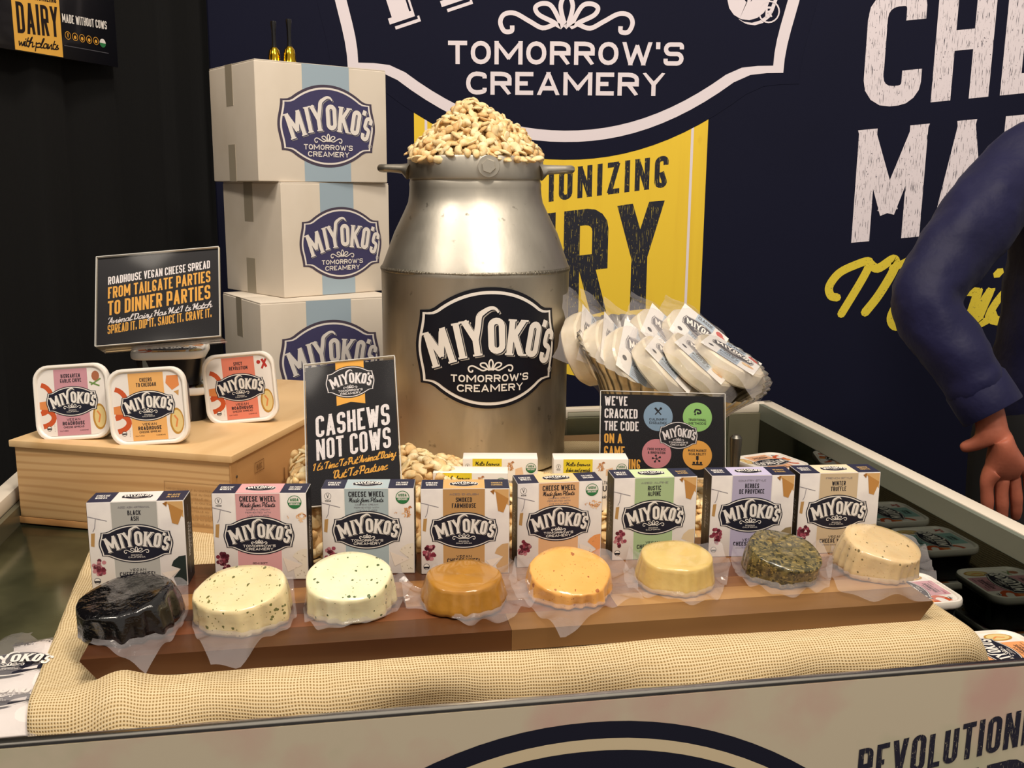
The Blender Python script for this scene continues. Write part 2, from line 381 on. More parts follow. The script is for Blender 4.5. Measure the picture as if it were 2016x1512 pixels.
# ================================================================== setting
carpet = mat('carpet', '#24242a', .95, bump=(300, .5, .004))
floor = box('floor', -4, 5, -3, 5, -.05, 0, carpet); prop(floor, 'dark charcoal carpet of the hall', None, None, 'structure')
BY = 2.70
fabric = mat('backdrop_fabric', '#12142a', .8, spec=.2, vary=('#111328', 3, .4, .7), bump=(500, .08, .0006))
backd = box('wall_back', -.80, 3.2, BY, BY+.05, .02, 2.62, fabric, bev=.012, seg=3); prop(backd, 'navy printed fabric backdrop wall behind the display', None, None, 'structure')
curtain = mat('black_curtain', '#030304', .95, bump=(30, .4, .01, (1, 1, .1)))
th = math.radians(20); WD = Vector((math.sin(th), math.cos(th), 0)); WN = Vector((math.cos(th), -math.sin(th), 0)); WP = Vector((-.83, 2.72, 0))
V = []; F = []
for i in range(121):
    q = -3.0+i*(3.6/120); w = .012*math.sin(q*34)+.006*math.sin(q*81+1); p = WP+WD*q+WN*(w-.035)
    V += [p, p+Vector((0, 0, 2.7))]
for i in range(120): F.append((2*i, 2*i+2, 2*i+3, 2*i+1))
wl = meshobj('wall_left', V, F, curtain, smooth=True); prop(wl, 'black pleated drape closing the booth on the left', None, None, 'structure')
# backdrop print
YEL = distress('print_yellow_cloth', '#f2cd38', '#ebc434', 4, .5, .8); BWH = ink('backdrop_white', '#e9dfe6', .75); BNAV = fabric
MB = dict(navy=BNAV, white=BWH, shadow=BWH)
DWH = distress('print_worn_white', '#e9dfe6', '#2a2b3e'); DNV = distress('print_worn_navy', '#1b1d2c', '#b9a53c', 60, .62, .65); DYL = distress('print_worn_yellow', '#e6cf3d', '#8f853a', 120, .66, .68, (1, 1, 1))
def bpl(u, v, w): return (u, BY-.0004-w, v)
a = Art(.00025); LX, LZ, HW = .134, 1.983, .612
# yellow banner hanging below the emblem
a.poly([(-.264, 1.75), (.513, 1.75), (.513, .835), (.135, .845+.06), (-.264, .835)], YEL, 0)
a.rect(-.236, 1.0, -.229, 1.75, BWH, 1); a.rect(.469, .90, .476, 1.75, BWH, 1)
a.stroke([(.472, .902), (.135, .945), (-.232, .902)], .008, BWH, 1)
a.text('REVOLUTIONIZING', .412, 1.412, .083, DNV, 1, cw=.42, sw=.17, gap=.16, al='r', skew=.13, fit=.66)
a.text('DAIRY', .405, 1.09, .288, DNV, 1, cw=.46, sw=.15, gap=.09, al='r', skew=.12, fit=.62)
a.script('with plants', .39, .965, .10, DNV, 1, al='r', skew=.12, fit=.55, sw=.13)
wbp = a.build('banner_print', backd, bpl)
a = Art(.00025)
a.logo(LX, LZ, HW, .745, MB, 2, rings=[(BNAV, -.075), (BWH, 0), (BNAV, .048)])
a.regmark(LX+.855*HW, LZ-.125, .026, BWH, 8)
a.build('emblem_print', backd, bpl)
a = Art(.00025)
a.text('CHEESE', .915, 1.617, .30, DWH, 1, cw=.50, sw=.17, gap=.10, skew=.103)
a.text('MADE', .913, 1.268, .295, DWH, 1, cw=.44, sw=.17, gap=.10, skew=.10)
P = catmull([(.885, 1.12), (.868, 1.125), (.862, 1.15), (.885, 1.185), (.925, 1.207), (.965, 1.218), (.955, 1.18), (.9, 1.075)], 6)
for w_, PP in ((.022, P), (.024, catmull([(.965, 1.215), (.99, 1.2), (1.03, 1.225), (1.035, 1.2), (1.0, 1.13), (.965, 1.08)], 6)), (.02, catmull([(1.03, 1.2), (1.06, 1.215), (1.09, 1.225), (1.06, 1.13), (1.035, 1.065), (1.06, 1.04), (1.12, 1.09)], 6))):
    a.stroke(PP, w_, DYL, 1, cap=True)
a.script('agically', 1.36, 1.06, .20, DYL, 1, skew=.1, fit=.55, sw=.12)
a.build('slogan_print', backd, bpl)
# ------------------------------------------------------------------ poster on the left
po = thing('poster', 'dark glossy poster with yellow panel reading dairy with plants, upper left', 'poster')
rot = Matrix((WD, -WN, Vector((0, 0, 1)))).transposed()     # local x along wall, local y into wall
pc = onplane(225, 133, WP, WN); po.matrix_world = Matrix.Translation(Vector((pc.x, pc.y, 1.676))) @ rot.to_4x4()
box('board', -.62, 0, -.012, -.006, 0, .42, mat('poster_board', '#0c0c10', .3, coat=.3), po, .001)
a = Art(.0003); PYE = ink('poster_yellow', '#e8b04c', .35); PD = ink('poster_dark', '#1c1210', .4)
a.poly([(-.300, .002), (-.17, .002), (-.17, .418), (-.300, .418)], PYE, 1)
a.text('DAIRY', -.290, .036, .062, PD, 2, cw=.5, sw=.17, gap=.12, fit=.112, skew=.06)
a.text('REVOLUTIONIZING', -.290, .106, .018, PD, 2, fit=.112, skew=.06)
a.script('with plants', -.237, .014, .02, PD, 2, fit=.108, skew=.04, sw=.14)
a.text('MADE WITHOUT COWS', -.165, .076, .018, WHITE, 2, fit=.135, skew=.03, sw=.17)
for i in range(5):
    a.stroke([(-.152+.021*i+.008*math.cos(k*PI/8), .05+.008*math.sin(k*PI/8)) for k in range(16)], .0012, GOLD, 2, True)
    if i == 0: a.text('V', -.152, .046, .009, GOLD, 2, al='c')
    else: a.circle(-.152+.021*i, .049, .004, GOLD, 2, 8)
a.circle(-.152+.105, .048, .0095, WHITE, 2); a.poly([(-.047+.0095*math.cos(k*PI/10), .048-.0095*math.sin(k*PI/10)) for k in range(11)], GREEN, 3)
a.rect(-.165, .027, -.03, .0285, ink('grey_line', '#55555c'), 2)
a.build('poster_print', po, lambda u, v, w: (u, -.0122-w, v))
# ================================================================== freezer
S0, T0 = .17, 1.29
fz = thing('display_freezer', 'steel trimmed chest display freezer carrying the whole cheese display', 'freezer', WS(S0, T0, 0), YAW)
def fx(name, s0, s1, t0, t1, z0, z1, m, bev=0, par=None): return box(name, s0-S0, s1-S0, t0-T0, t1-T0, z0, z1, m, par or fz, bev)
steel = mat('brushed_steel', '#b9b2a4', .28, 1, bump=(300, .03, .001, (1, 60, 60)), vary=('#99948a', 6, .4, .7))
rimw = mat('white_trim', '#ddd3c4', .35); rimg = mat('grey_trim', '#6f756a', .4)
panelm = mat('frosted_front_panel', '#d6c9b1', .4, .1, vary=[('#d4b0a2', 7, .52, .66), ('#b6ba98', 5.1, .55, .68, (1, 1, 1.1)), ('#a89c8c', 3.1, .58, .72)])
dglass = mat('dark_glass', (.065, .075, .065, 1), .035, 1); lidm = mat('green_lid_glass', '#59593f', .16, .6, vary=[('#2e3022', 5, .42, .62), ('#83805f', 3, .55, .7)])
fx('front_panel', -.5, .862, .741, .749, .12, .980, panelm)
fx('front_rim', -.5, .862, .741, .749, .980, .985, mat('bright_steel', '#e2ddd2', .22, 1), .0015)
fx('right_rim', .828, .856, .75, 1.85, .965, .985, rimw, .006)
fx('right_trim_band', .820, .828, .757, 1.84, .952, .983, rimg)
fx('right_glass_wall', .819, .826, .757, 1.84, .56, .953, dglass)
fx('left_rim', -.485, -.458, .75, 1.85, .962, .985, rimw, .006)
fx('left_inner_wall', -.458, -.450, .757, 1.84, .56, .964, mat('lid_metal', '#7c7a66', .3, .6))
fx('rear_rim', -.485, .856, 1.83, 1.855, .965, .985, rimw, .006)
fx('rear_inner_wall', -.45, .82, 1.822, 1.83, .56, .966, mat('rear_wall_metal', '#807c66', .35, .4))
fx('side_panel', -.5, -.486, .745, 1.85, .12, .968, rimg); fx('side_panel', .856, .862, .745, 1.85, .12, .968, rimg)
fx('back_panel', -.49, .84, 1.85, 1.86, .12, .968, rimg)
fx('well_floor', -.45, .819, .757, 1.82, .55, .56, mat('black_well', '#0b0b0c', .6))
fx('plinth', -.45, .80, .78, 1.82, 0, .12, mat('black_plinth', '#101012', .6))
fx('sliding_lid', -.450, -.20, .965, 1.82, .930, .938, lidm, .001)
fx('sliding_lid_frame', -.450, -.20, .957, .965, .926, .940, rimg)
# small clear sliding pane standing at the back right
gl = thing('glass_pane', 'clear glass pane standing upright behind the round menu card, by the freezer rear', 'glass', WS(.60, 1.80, .56), YAW)
cl = mat('clear_glass', '#e6efe9', .02, 0, trans=1, ior=1.3)
box('pane', -.18, .145, 0, .004, 0, .425, cl, gl, .001)
# front emblem and lettering on the panel
a = Art(.0004)
def fpl(u, v, w): return (u-S0, .741-T0-w, v)
a.logo(.195, .732, .31, .74, dict(navy=NAVY, white=WHITE, shadow=SHAD), 1, rings=[(NAVY, 0), (ink('panel_beige', '#d9c7a6'), .05), (NAVY, .085)])
DPN = distress('print_worn_panel', '#1d1b2e', '#a39a86', 160, .64, .68)
a.text('REVOLUTIONIZING', .445, .876, .0365, DPN, 1, cw=.40, sw=.16, gap=.1, skew=.155, fit=.228)
a.text('DAIRY', .445, .775, .09, DPN, 1, cw=.42, sw=.17, skew=.15, fit=.228)
a.build('panel_print', fz, fpl)
# hidden wooden riser under the cloth
ri = thing('display_riser', 'flat board riser hidden under the burlap cloth', 'riser', WS(.2, 1.3, .56), YAW)
box('riser_body', -.43, .42, -.395, .50, 0, .381, mat('riser_wood', '#8a6a44', .7), ri, .004)
# ------------------------------------------------------------------ burlap
def burlap_mat():
    m = mat('burlap', '#d8bd8c', .9, spec=.15); nt = m.node_tree; b = nt.nodes['Principled BSDF']
    uv = nt.nodes.new('ShaderNodeUVMap'); sp = nt.nodes.new('ShaderNodeSeparateXYZ'); nz = nt.nodes.new('ShaderNodeTexNoise'); nz.inputs['Scale'].default_value = 14
    nt.links.new(uv.outputs[0], nz.inputs['Vector'])
    ad = nt.nodes.new('ShaderNodeMix'); ad.data_type = 'VECTOR'; ad.inputs[0].default_value = .012
    nt.links.new(uv.outputs[0], ad.inputs[4]); nt.links.new(nz.outputs['Color'], ad.inputs[5]); nt.links.new(ad.outputs[1], sp.inputs[0])
    def M(op, x, y=None):
        n = nt.nodes.new('ShaderNodeMath'); n.operation = op
        for i, v in enumerate((x, y)):
            if v is None: continue
            if isinstance(v, (int, float)): n.inputs[i].default_value = v
            else: nt.links.new(v, n.inputs[i])
        return n.outputs[0]
    k = PI/.0030
    sx = M('ABSOLUTE', M('SINE', M('MULTIPLY', sp.outputs[0], k))); sy = M('ABSOLUTE', M('SINE', M('MULTIPLY', sp.outputs[1], k)))
    hole = M('MULTIPLY', M('SUBTRACT', 1.0, sx), M('SUBTRACT', 1.0, sy)); h = M('MAXIMUM', sx, sy)
    fac = M('MINIMUM', M('MULTIPLY', hole, 2.3), 1.0)
    mx = nt.nodes.new('ShaderNodeMix'); mx.data_type = 'RGBA'; nt.links.new(fac, mx.inputs[0]); mx.inputs[7].default_value = srgb('#9a7c4a')
    n2 = nt.nodes.new('ShaderNodeTexNoise'); n2.inputs['Scale'].default_value = 120; mp = nt.nodes.new('ShaderNodeMapping'); mp.inputs['Scale'].default_value = (.15, 3, 1); nt.links.new(uv.outputs[0], mp.inputs[0]); nt.links.new(mp.outputs[0], n2.inputs['Vector'])
    m2 = nt.nodes.new('ShaderNodeMix'); m2.data_type = 'RGBA'; nt.links.new(n2.outputs['Fac'], m2.inputs[0]); m2.inputs[6].default_value = srgb('#cbb184'); m2.inputs[7].default_value = srgb('#e9d8b4')
    nt.links.new(m2.outputs[2], mx.inputs[6]); nt.links.new(mx.outputs[2], b.inputs['Base Color'])
    bp = nt.nodes.new('ShaderNodeBump'); bp.inputs['Strength'].default_value = .8; bp.inputs['Distance'].default_value = .001; nt.links.new(h, bp.inputs['Height']); nt.links.new(bp.outputs[0], b.inputs['Normal'])
    return m
def bend(q, rho, lean=.12):
    if q <= 0: return 0, 0
    if q < rho*PI/2: return rho*math.sin(q/rho), rho*(1-math.cos(q/rho))
    e = q-rho*PI/2; return rho+e*lean, rho+e
nu, nv = 190, 130; V = []; F = []; UVs = []
sA, sB, tA, tB = -.335, .66, .79, 1.72
for j in range(nv+1):
    for i in range(nu+1):
        u = sA-.0+(sB+.10-sA)*i/nu; v = (tA-.05)+(tB-tA+.05)*j/nv
        qr = max(0, u-.635+.04*(v-1.0)); qf = max(0, .905-v+.01*math.sin(u*9)); 
        os_, ds = bend(qr, .03, .25); ot, dt = bend(qf, .034, .10)
        s = (u-qr)+os_; t = (v+qf)-ot; z = .9475-min(ds+dt, .13)
        s += max(0, 1.34-v)*.10*max(0, 1-2*i/nu)
        z += .0022*math.sin(u*23+v*7)*math.sin(v*17-u*5)*min(1, abs(v-.98)*8)
        z += (.010*math.exp(-((u+.255)/.03)**2)*min(1, max(0, (1.34-v)*6)))
        if dt > 0: t += .006*math.sin(u*31)*min(1, dt*25)+.009*math.sin(u*11+1)*min(1, dt*18)
        if u < -.245: z -= min(.007, (-.245-u)*.25)
        V.append(WS(s, t, z)-WS(.2, 1.2, .945)); UVs.append((u, v))
for j in range(nv):
    for i in range(nu):
        k = j*(nu+1)+i; F.append((k, k+1, k+nu+2, k+nu+1))
bu = meshobj('burlap_cloth', V, F, burlap_mat(), smooth=True); bu.location = WS(.2, 1.2, .945)
uvl = bu.data.uv_layers.new(name='UVMap'); li = np.empty(len(bu.data.loops), dtype=np.int32); bu.data.loops.foreach_get('vertex_index', li)
uvl.data.foreach_set('uv', np.array(UVs, dtype=np.float32)[li].ravel())
sol = bu.modifiers.new('t', 'SOLIDIFY'); sol.thickness = .0012; sol.offset = 1
prop(bu, 'natural beige burlap cloth spread under the wooden board and falling over the front', 'cloth')
# ------------------------------------------------------------------ serving board of glued staves
ZB = .970
bc = WS(.178, 1.02, .9485); bd = thing('serving_board', 'long striped brown wooden serving board under the cheese wheels', 'board', bc, YAW+math.radians(.1))
tones = [(('#6e3d22', '#522a16', '#8a5430'), ('#ab7a45', '#8a5c30', '#c0935a')), (('#7d4526', '#5f301a', '#96603a'), ('#b88650', '#98683a', '#cda06a')), (('#5f3019', '#472111', '#7a4426'), ('#9a683a', '#7a4c28', '#b08050')), (('#a8733a', '#8a5a2c', '#c39150'), ('#7d4e2c', '#643a20', '#95653c')), (('#6a3a20', '#4f2814', '#845030'), ('#a87642', '#895b31', '#bf9058')), (('#5c3019', '#462112', '#774628'), ('#8a5a34', '#6c4224', '#a27248'))]
tones[0] = (('#573019', '#3f2011', '#744722'), ('#7d5532', '#5e3b21', '#9a7144'))
tones = [tuple(tuple('#%02x%02x%02x' % tuple(int(int(c[i:i+2], 16)*(.90 if si else .86)) for i in (1, 3, 5)) for c in sd) for si, sd in enumerate(tn)) for tn in tones]
cuts = [-.112, -.072, -.04, -.012, .03, .075, .118]
for k, side in [(a_, b_) for a_ in range(6) for b_ in (0, 1)]:
    jx = (-.02, .10, -.12, .16, -.05, .08)[k]

    m = mat('stave%d%d' % (k, side), tones[k][side][0], .42, coat=.12, vary=[(tones[k][side][1], 26, .42, .62, (.07, 1, 1)), (tones[k][side][2], 4, .5, .68, (.25, 1, 1))], bump=(60, .1, .001, (.05, 1, 1)))
    bm = bmesh.new(); y0, y1 = cuts[k], cuts[k+1]-.0003; h = ZB-.9485; e = .016
    xa, ea = (-.428, e) if side == 0 else (jx+.0003, 0); xb, eb = (jx, 0) if side == 0 else (.442, e)
    vs = [bm.verts.new(v) for v in ((xa+ea, y0, 0), (xb-eb, y0, 0), (xb-eb, y1, 0), (xa+ea, y1, 0), (xa, y0, h), (xb, y0, h), (xb, y1, h), (xa, y1, h))]
    for f in ((0, 3, 2, 1), (4, 5, 6, 7), (0, 1, 5, 4), (1, 2, 6, 5), (2, 3, 7, 6), (3, 0, 4, 7)): bm.faces.new([vs[i] for i in f])
    bmesh.ops.bevel(bm, geom=[x for x in bm.edges if x.verts[0].co.z > h*.9 and x.verts[1].co.z > h*.9 and abs(x.verts[0].co.y-x.verts[1].co.y) > .001 and min(x.verts[0].co.x+.428, .442-x.verts[0].co.x) < .001], offset=.002, segments=2, affect='EDGES')
    bmobj('stave', bm, m, bd)
def onboard(x, y, z=ZB): return onz(x, y, z)
# ================================================================== printed pictures used on packs
def grapes(a, cx, cy, r, l, n=26, seed=1):
    R = random.Random(seed)
    for k in range(n):
        q = R.uniform(0, 2*PI); d = R.uniform(0, 1)**.6*r; a.circle(cx+d*math.cos(q)*.8, cy+d*math.sin(q)*1.1, r*.27, GRAPE[R.randrange(4)], l+k % 2*.4, 9)
def nuts(a, cx, cy, r, l, n=14, seed=1):
    R = random.Random(seed)
    for k in range(n):
        q = R.uniform(0, 2*PI); d = R.uniform(0, 1)**.6*r; x = cx+d*math.cos(q); y = cy+d*math.sin(q)*.8; b = R.uniform(0, 6)
        a.stroke([(x+r*.25*math.cos(b+t), y+r*.25*math.sin(b+t)) for t in (0, .6, 1.2, 1.8, 2.4)], r*.2, CASH[R.randrange(4)], l+(k % 3)*.3)
def knife(a, x, y, s, l):
    st = ink('photo_steel', '#8b8790'); a.stroke([(x, y), (x+.2*s, y-.055*s)], .008*s, st, l); a.stroke([(x+.085*s, y-.03*s), (x+.07*s, y-.13*s), (x+.05*s, y-.17*s)], .007*s, st, l)
    a.poly([(x+.03*s, y-.19*s), (x+.07*s, y-.185*s), (x+.055*s, y-.34*s), (x+.02*s, y-.33*s)], ink('photo_wood', '#b99058'), l)
def usda(a, x, y, r, l, col=GREEN):
    a.circle(x, y, r, col, l, 24); a.circle(x, y, r*.9, WHITE, l+1, 24)
    a.poly([(x+r*.9*math.cos(-t*PI/12), y-.05*r+r*.85*math.sin(-t*PI/12)) for t in range(13)], col, l+2)
    a.text('USDA', x, y+.15*r, r*.42, col, l+2, al='c', fit=r*1.2, sw=.22); a.text('ORGANIC', x, y-.42*r, r*.3, WHITE, l+3, al='c', fit=r*1.45, sw=.2)
def vmark(a, x, y, r, l, word=True):
    a.stroke([(x+r*math.cos(k*PI/10), y+r*math.sin(k*PI/10)) for k in range(20)], r*.09, BLACK, l, True); a.text('V', x, y-r*.55, r*1.2, BLACK, l, al='c', cw=.6, sw=.13)
    if word: a.text('VEGAN', x, y-r*1.75, r*.5, BLACK, l, al='c', fit=r*1.7, sw=.2)
TXT = ink('text', '#23222b'); GTX = ink('grey_text', '#7c7780')
# ------------------------------------------------------------------ cheese wheel cartons
def wheel_box(P, yaw, W, H, D, col, style, lines, top3, label, side=None, pic='#d9c9a6', stripe_top=None, seed=1, dark='#23253f'):
    t = thing('cheese_carton', label, 'box', P, yaw, None)
    box('carton', -W/2, W/2, 0, D, 0, H, PAPER if not dark else [PAPER][0], t, .0012)
    st = ink('stripe'+col[1:], col); nv = ink('carton_dark', dark); stt = ink('stripe'+(stripe_top or col)[1:], stripe_top or col)
    a = Art(.00012); X = lambda u: (u-.5)*W; Y = lambda v: v*H
    a.rect(X(.245), Y(.005), X(.725), Y(.995), st, 1); a.rect(X(.245), Y(.005), X(.25), Y(.995), ink('stripe_edge', '#f2ede8'), 2); a.rect(X(.72), Y(.005), X(.725), Y(.995), ink('stripe_edge', '#f2ede8'), 2)
    knife(a, X(.0), Y(.84), W, 1); grapes(a, X(.09), Y(.22 if style == 'b' else .26), .085*W, 1, seed=seed)
    wd = [ink('wood_pic%d' % i, c) for i, c in enumerate(('#c08a4a', '#d9ad72', '#a06a30'))]
    pc = ink('pic'+pic[1:], pic)
    if style == 'a':
        a.poly([(X(.80), Y(.99)), (X(.99), Y(.99)), (X(.99), Y(.80))], wd[1], 1); a.poly([(X(.84), Y(.97)), (X(.99), Y(.88)), (X(.93), Y(.72)), (X(.87), Y(.74))], wd[0], 2); a.poly([(X(.78), Y(.97)), (X(.83), Y(.99)), (X(.82), Y(.93))], wd[2], 2)
        a.poly([(X(.99), Y(.36)), (X(.92), Y(.35)), (X(.86), Y(.30)), (X(.835), Y(.24)), (X(.93), Y(.20)), (X(.85), Y(.10)), (X(.88), Y(.01)), (X(.99), Y(.01))], pc, 1)
        a.poly([(X(.73), Y(.16)), (X(.93), Y(.20)), (X(.80), Y(.08))], ink('pic_marble', '#e9dccf'), 2)
        a.text(top3, X(.485), Y(.925), H*.022, GTX, 2, al='c', cw=.8, fit=W*.33)
        for i, tx in enumerate(lines): a.text(tx, X(.485), Y(.845-.068*i), H*.055, TXT, 2, al='c', cw=.42, sw=.19, gap=.12)
        a.logo(X(.485), Y(.515), W*.385, .565, ML, 2, 'sonoma', rings=[(NAVY, 0), (WHITE, .03), (NAVY, .062)])
        a.text('VEGAN', X(.485), Y(.195), H*.028, TXT, 2, al='c', cw=.9, sw=.18, gap=.2, fit=W*.17)
        a.text('CHEESE WHEEL', X(.485), Y(.135), H*.05, TXT, 2, al='c', cw=.42, sw=.18, gap=.12, fit=W*.38); a.text('ORGANIC CULTURED CASHEW', X(.485), Y(.10), H*.016, GTX, 2, al='c', fit=W*.32)
        a.circle(X(.06), Y(.09), W*.035, TXT, 1, 16); a.circle(X(.06), Y(.09), W*.030, WHITE, 2, 16); a.rect(X(.03), Y(.07), X(.09), Y(.092), TXT, 3)
    else:
        vmark(a, X(.07), Y(.915), W*.036, 1); usda(a, X(.875), Y(.895), W*.075, 1)
        a.text('CHEESE WHEEL', X(.485), Y(.905), H*.062, TXT, 2, al='c', cw=.42, sw=.19, gap=.1, fit=W*.385)
        a.script('Made from Plants', X(.48), Y(.845), H*.052, TXT, 2, fit=W*.37, sw=.12)
        for i, tx in enumerate(('CASHEW CREAM', 'FERMENTED WITH', 'LIVE CULTURES')): a.text(tx, X(.485), Y(.805-.034*i), H*.018, GTX, 2, al='c', cw=.8, fit=W*(.25, .27, .23)[i])
        nuts(a, X(.93), Y(.72), .07*W, 1, seed=seed); nuts(a, X(.80), Y(.73), .03*W, 1, 3, seed)
        a.poly([(X(.99), Y(.36)), (X(.92), Y(.35)), (X(.86), Y(.31)), (X(.835), Y(.27)), (X(.94), Y(.18)), (X(.84), Y(.12)), (X(.86), Y(.01)), (X(.99), Y(.01))], pc, 1)
        a.poly([(X(.73), Y(.26)), (X(.94), Y(.17)), (X(.78), Y(.09))], ink('pic_marble', '#e9dccf'), 2)
        R = random.Random(seed)
        for k in range(14): a.circle(X(R.uniform(.86, .98)), Y(R.uniform(.02, .33)), W*.004, ink('pic_fleck', '#8a7a4c'), 3, 5)
        a.logo(X(.485), Y(.515), W*.378, .58, ML, 2, 'tomorrow', rings=[(NAVY, 0), (WHITE, .03), (NAVY, .062)])
        a.text('SEMI SOFT', X(.485), Y(.185), H*.02, TXT, 2, al='c', cw=.8, fit=W*.16); a.script('artisan', X(.485), Y(.158), H*.02, TXT, 2, fit=W*.1); a.text('DOUBLE CREAM', X(.485), Y(.135), H*.018, GTX, 2, al='c', cw=.8, fit=W*.24)
        for i, tx in enumerate(lines): a.text(tx, X(.485), Y(.085-.062*i if len(lines) == 1 else .085-.058*i), H*.045, TXT, 2, al='c', cw=.42, sw=.18, gap=.12)
    a.build('front_print', t)
    # top print
    b = Art(.00012); Z = lambda v: v*D
    b.rect(-W/2+.0005, .0005, X(.25), D-.0005, nv, 1); b.rect(X(.72), .0005, W/2-.0005, D-.0005, nv, 1); b.rect(X(.25), .0005, X(.72), D-.0005, stt, 1)
    b.A = (1, 0, X(.485), 0, 1, Z(.5)); b.logo(0, 0, W*.165, .56, ML, 2, 'sonoma', shadow=False, rings=[(WHITE, 0), (NAVY, .03)])
    b.A = (1, 0, 0, 0, 1, 0)
    b.text('CHEESE', X(.12), Z(.55), D*.16, WHITE, 2, al='c', fit=W*.14, sw=.2); b.text('WHEEL', X(.12), Z(.33), D*.16, WHITE, 2, al='c', fit=W*.13, sw=.2)
    for i, tx in enumerate(lines if style == 'a' else ('CULTURED', 'ORGANIC')): b.text(tx, X(.86), Z(.52-.22*i), D*.15, ink('gold_dim', '#c9a56a') if style == 'a' else WHITE, 2, al='c', fit=W*.13, sw=.18)
    b.build('top_print', t, lambda u, v, w: (u, v, H+w))
    # side print
    for sg in (-1, 1):
        c = Art(.00012); c.rect(.0006, .0006, D-.0006, H-.0006, ink('carton_side', '#1c1c22' if side != 'w' else '#ece6e0'), 1)
        c.A = (0, -1, D*.5+H*0, 1, 0, H*.5)
        # rotate text vertical: (x,y)->(D/2 - y, H/2 + x)
        c.text('PHENOMENALLY', 0, -D*.02, D*.17, WHITE, 2, al='c', fit=H*.40); c.text('VEGAN', 0, -D*.30, D*.26, ink('side_grey', '#8f8f96'), 2, al='c', fit=H*.30, shear=.2)
        c.text('ARTISAN', -H*.34, D*.0, D*.1, GTX, 2, al='c', fit=H*.14); c.text('CREAMERY', H*.33, D*.0, D*.1, GTX, 2, al='c', fit=H*.14)
        c.build('side_print', t, (lambda u, v, w: (W/2+w, u, v)) if sg > 0 else (lambda u, v, w: (-W/2-w, D-u, v)))
    return t
BX = [  # left px, right px, y left, y right, yaw, top y, style...
 ((182, 1160), (371, 1153), -4, '#b3b2ad', 'a', ('BLACK', 'ASH'), 'AGED ASH ARTISANAL', 'black ash cheese carton with grey stripe, at the left end of the row', '#24302e'),
 ((425, 1143), (608, 1141), 1.5, '#dba3a6', 'b', ('GARLIC HERB',), '', 'cheese carton with pink stripe and green organic seal', '#e6dccb'),
 ((637, 1131), (817, 1129), 1.5, '#a9b9bf', 'b', ('CLASSIC CHIVE',), '', 'cheese carton with pale blue-grey stripe, in front of the cashews sign', '#e6dccb'),
 ((832, 1131), (1000, 1129), 0, '#c09560', 'a', ('SMOKED', 'FARMHOUSE'), 'AGED ENGLISH', 'smoked farmhouse cheese carton with brown stripe', '#c9a476'),
 ((1018, 1118), (1182, 1109), 6, '#e0b184', 'b', ('SUNDRIED TOMATO', 'GARLIC'), '', 'cheese carton with apricot stripe and green organic seal', '#e59a5c'),
 ((1205, 1104), (1366, 1098), 8, '#a8c093', 'a', ('RUSTIC', 'ALPINE'), 'AGED ALPINE', 'rustic alpine cheese carton with pale green stripe', '#d9c3a0'),
 ((1394, 1097), (1556, 1094), 9, '#b5aecb', 'a', ('HERBES', 'DE PROVENCE'), 'COUNTRY STYLE', 'herbes de Provence cheese carton with lavender stripe', '#8d7b58'),
 ((1571, 1091), (1716, 1087), 11, '#cfb998', 'a', ('WINTER', 'TRUFFLE'), 'FRENCH STYLE', 'winter truffle cheese carton with beige stripe, at the right end of the row', '#d9c7a6')]
TOPC = ['#e6e0dc', '#dba3a6', '#a9b9bf', '#d9ac6e', '#ecc897', '#cfe0ae', '#c6bedd', '#ead7b6']
for i, (pl, pr, yw, col, sty, ln, t3, lab, pic) in enumerate(BX):
    A = onboard(*pl); B = onboard(*pr); c = (A+B)/2; W = (B-A).length
    yaw = math.atan2(B.y-A.y, B.x-A.x)
    wheel_box(Vector((c.x, c.y, ZB+.0003)), yaw, min(.109, max(.1, W)), .098 if i == 0 else .101, .036, col, sty, ln, t3, lab, pic=pic, stripe_top=TOPC[i], seed=i+3)
# ================================================================== milk can
canx = ony(936, 700, 1.655); CX, CY = canx.x, 1.655
def canz(py, r): return ony(936, py, CY-r).z
RB, RN = .1545, .1075
zb = .951; zs = canz(540, RB); zr0 = canz(353, RN+.002); zr1 = canz(305, RN+.002)
alu = mat('worn_aluminium', '#cfc9bd', .27, 1, vary=[('#aca598', 7, .42, .68, (1, 1, .45)), ('#ddd6c8', 22, .55, .75, (1, 1, .3)), ('#8a8478', 60, .66, .75)], bump=(26, .16, .0035, (1, 1, .5)))
nt = alu.node_tree; nz = nt.nodes.new('ShaderNodeTexNoise'); nz.inputs['Scale'].default_value = 16; mr = nt.nodes.new('ShaderNodeMapRange'); mr.inputs['To Min'].default_value = .34; mr.inputs['To Max'].default_value = .56
nt.links.new(nt.nodes['Texture Coordinate'].outputs['Object'], nz.inputs['Vector']); nt.links.new(nz.outputs['Fac'], mr.inputs['Value']); nt.links.new(mr.outputs[0], nt.nodes['Principled BSDF'].inputs['Roughness'])
can = thing('milk_can', 'large worn aluminium milk can heaped with cashews, at the centre', 'can', (CX, CY, zb))
z0 = -zb
def pz(py, r): return canz(py, r)+z0
prof = [(.0001, 0), (RB-.012, 0), (RB-.004, .004), (RB-.001, .014), (RB-.002, .03), (RB, .06), (RB+.0005, (zs+z0)*.6), (RB+.001, zs+z0-.008), (RB+.0022, zs+z0-.003), (RB+.0005, zs+z0+.002),
        (RB-.003, zs+z0+.010), (.1345, pz(465, .134)), (.1175, pz(420, .118)), (.1105, pz(400, .110)), (.1085, pz(385, .108)), (.1075, pz(370, .1075)), (.1078, pz(362, .107)), (.1062, pz(354, .107)), (.105, pz(350, .107))]
def dent(i, a, r, z): return (r+.0007*math.sin(a*3+z*20)+.0004*math.sin(a*7-z*31) if r > .05 else r, z)
lathe('can_body', prof, alu, can, 96, dent)
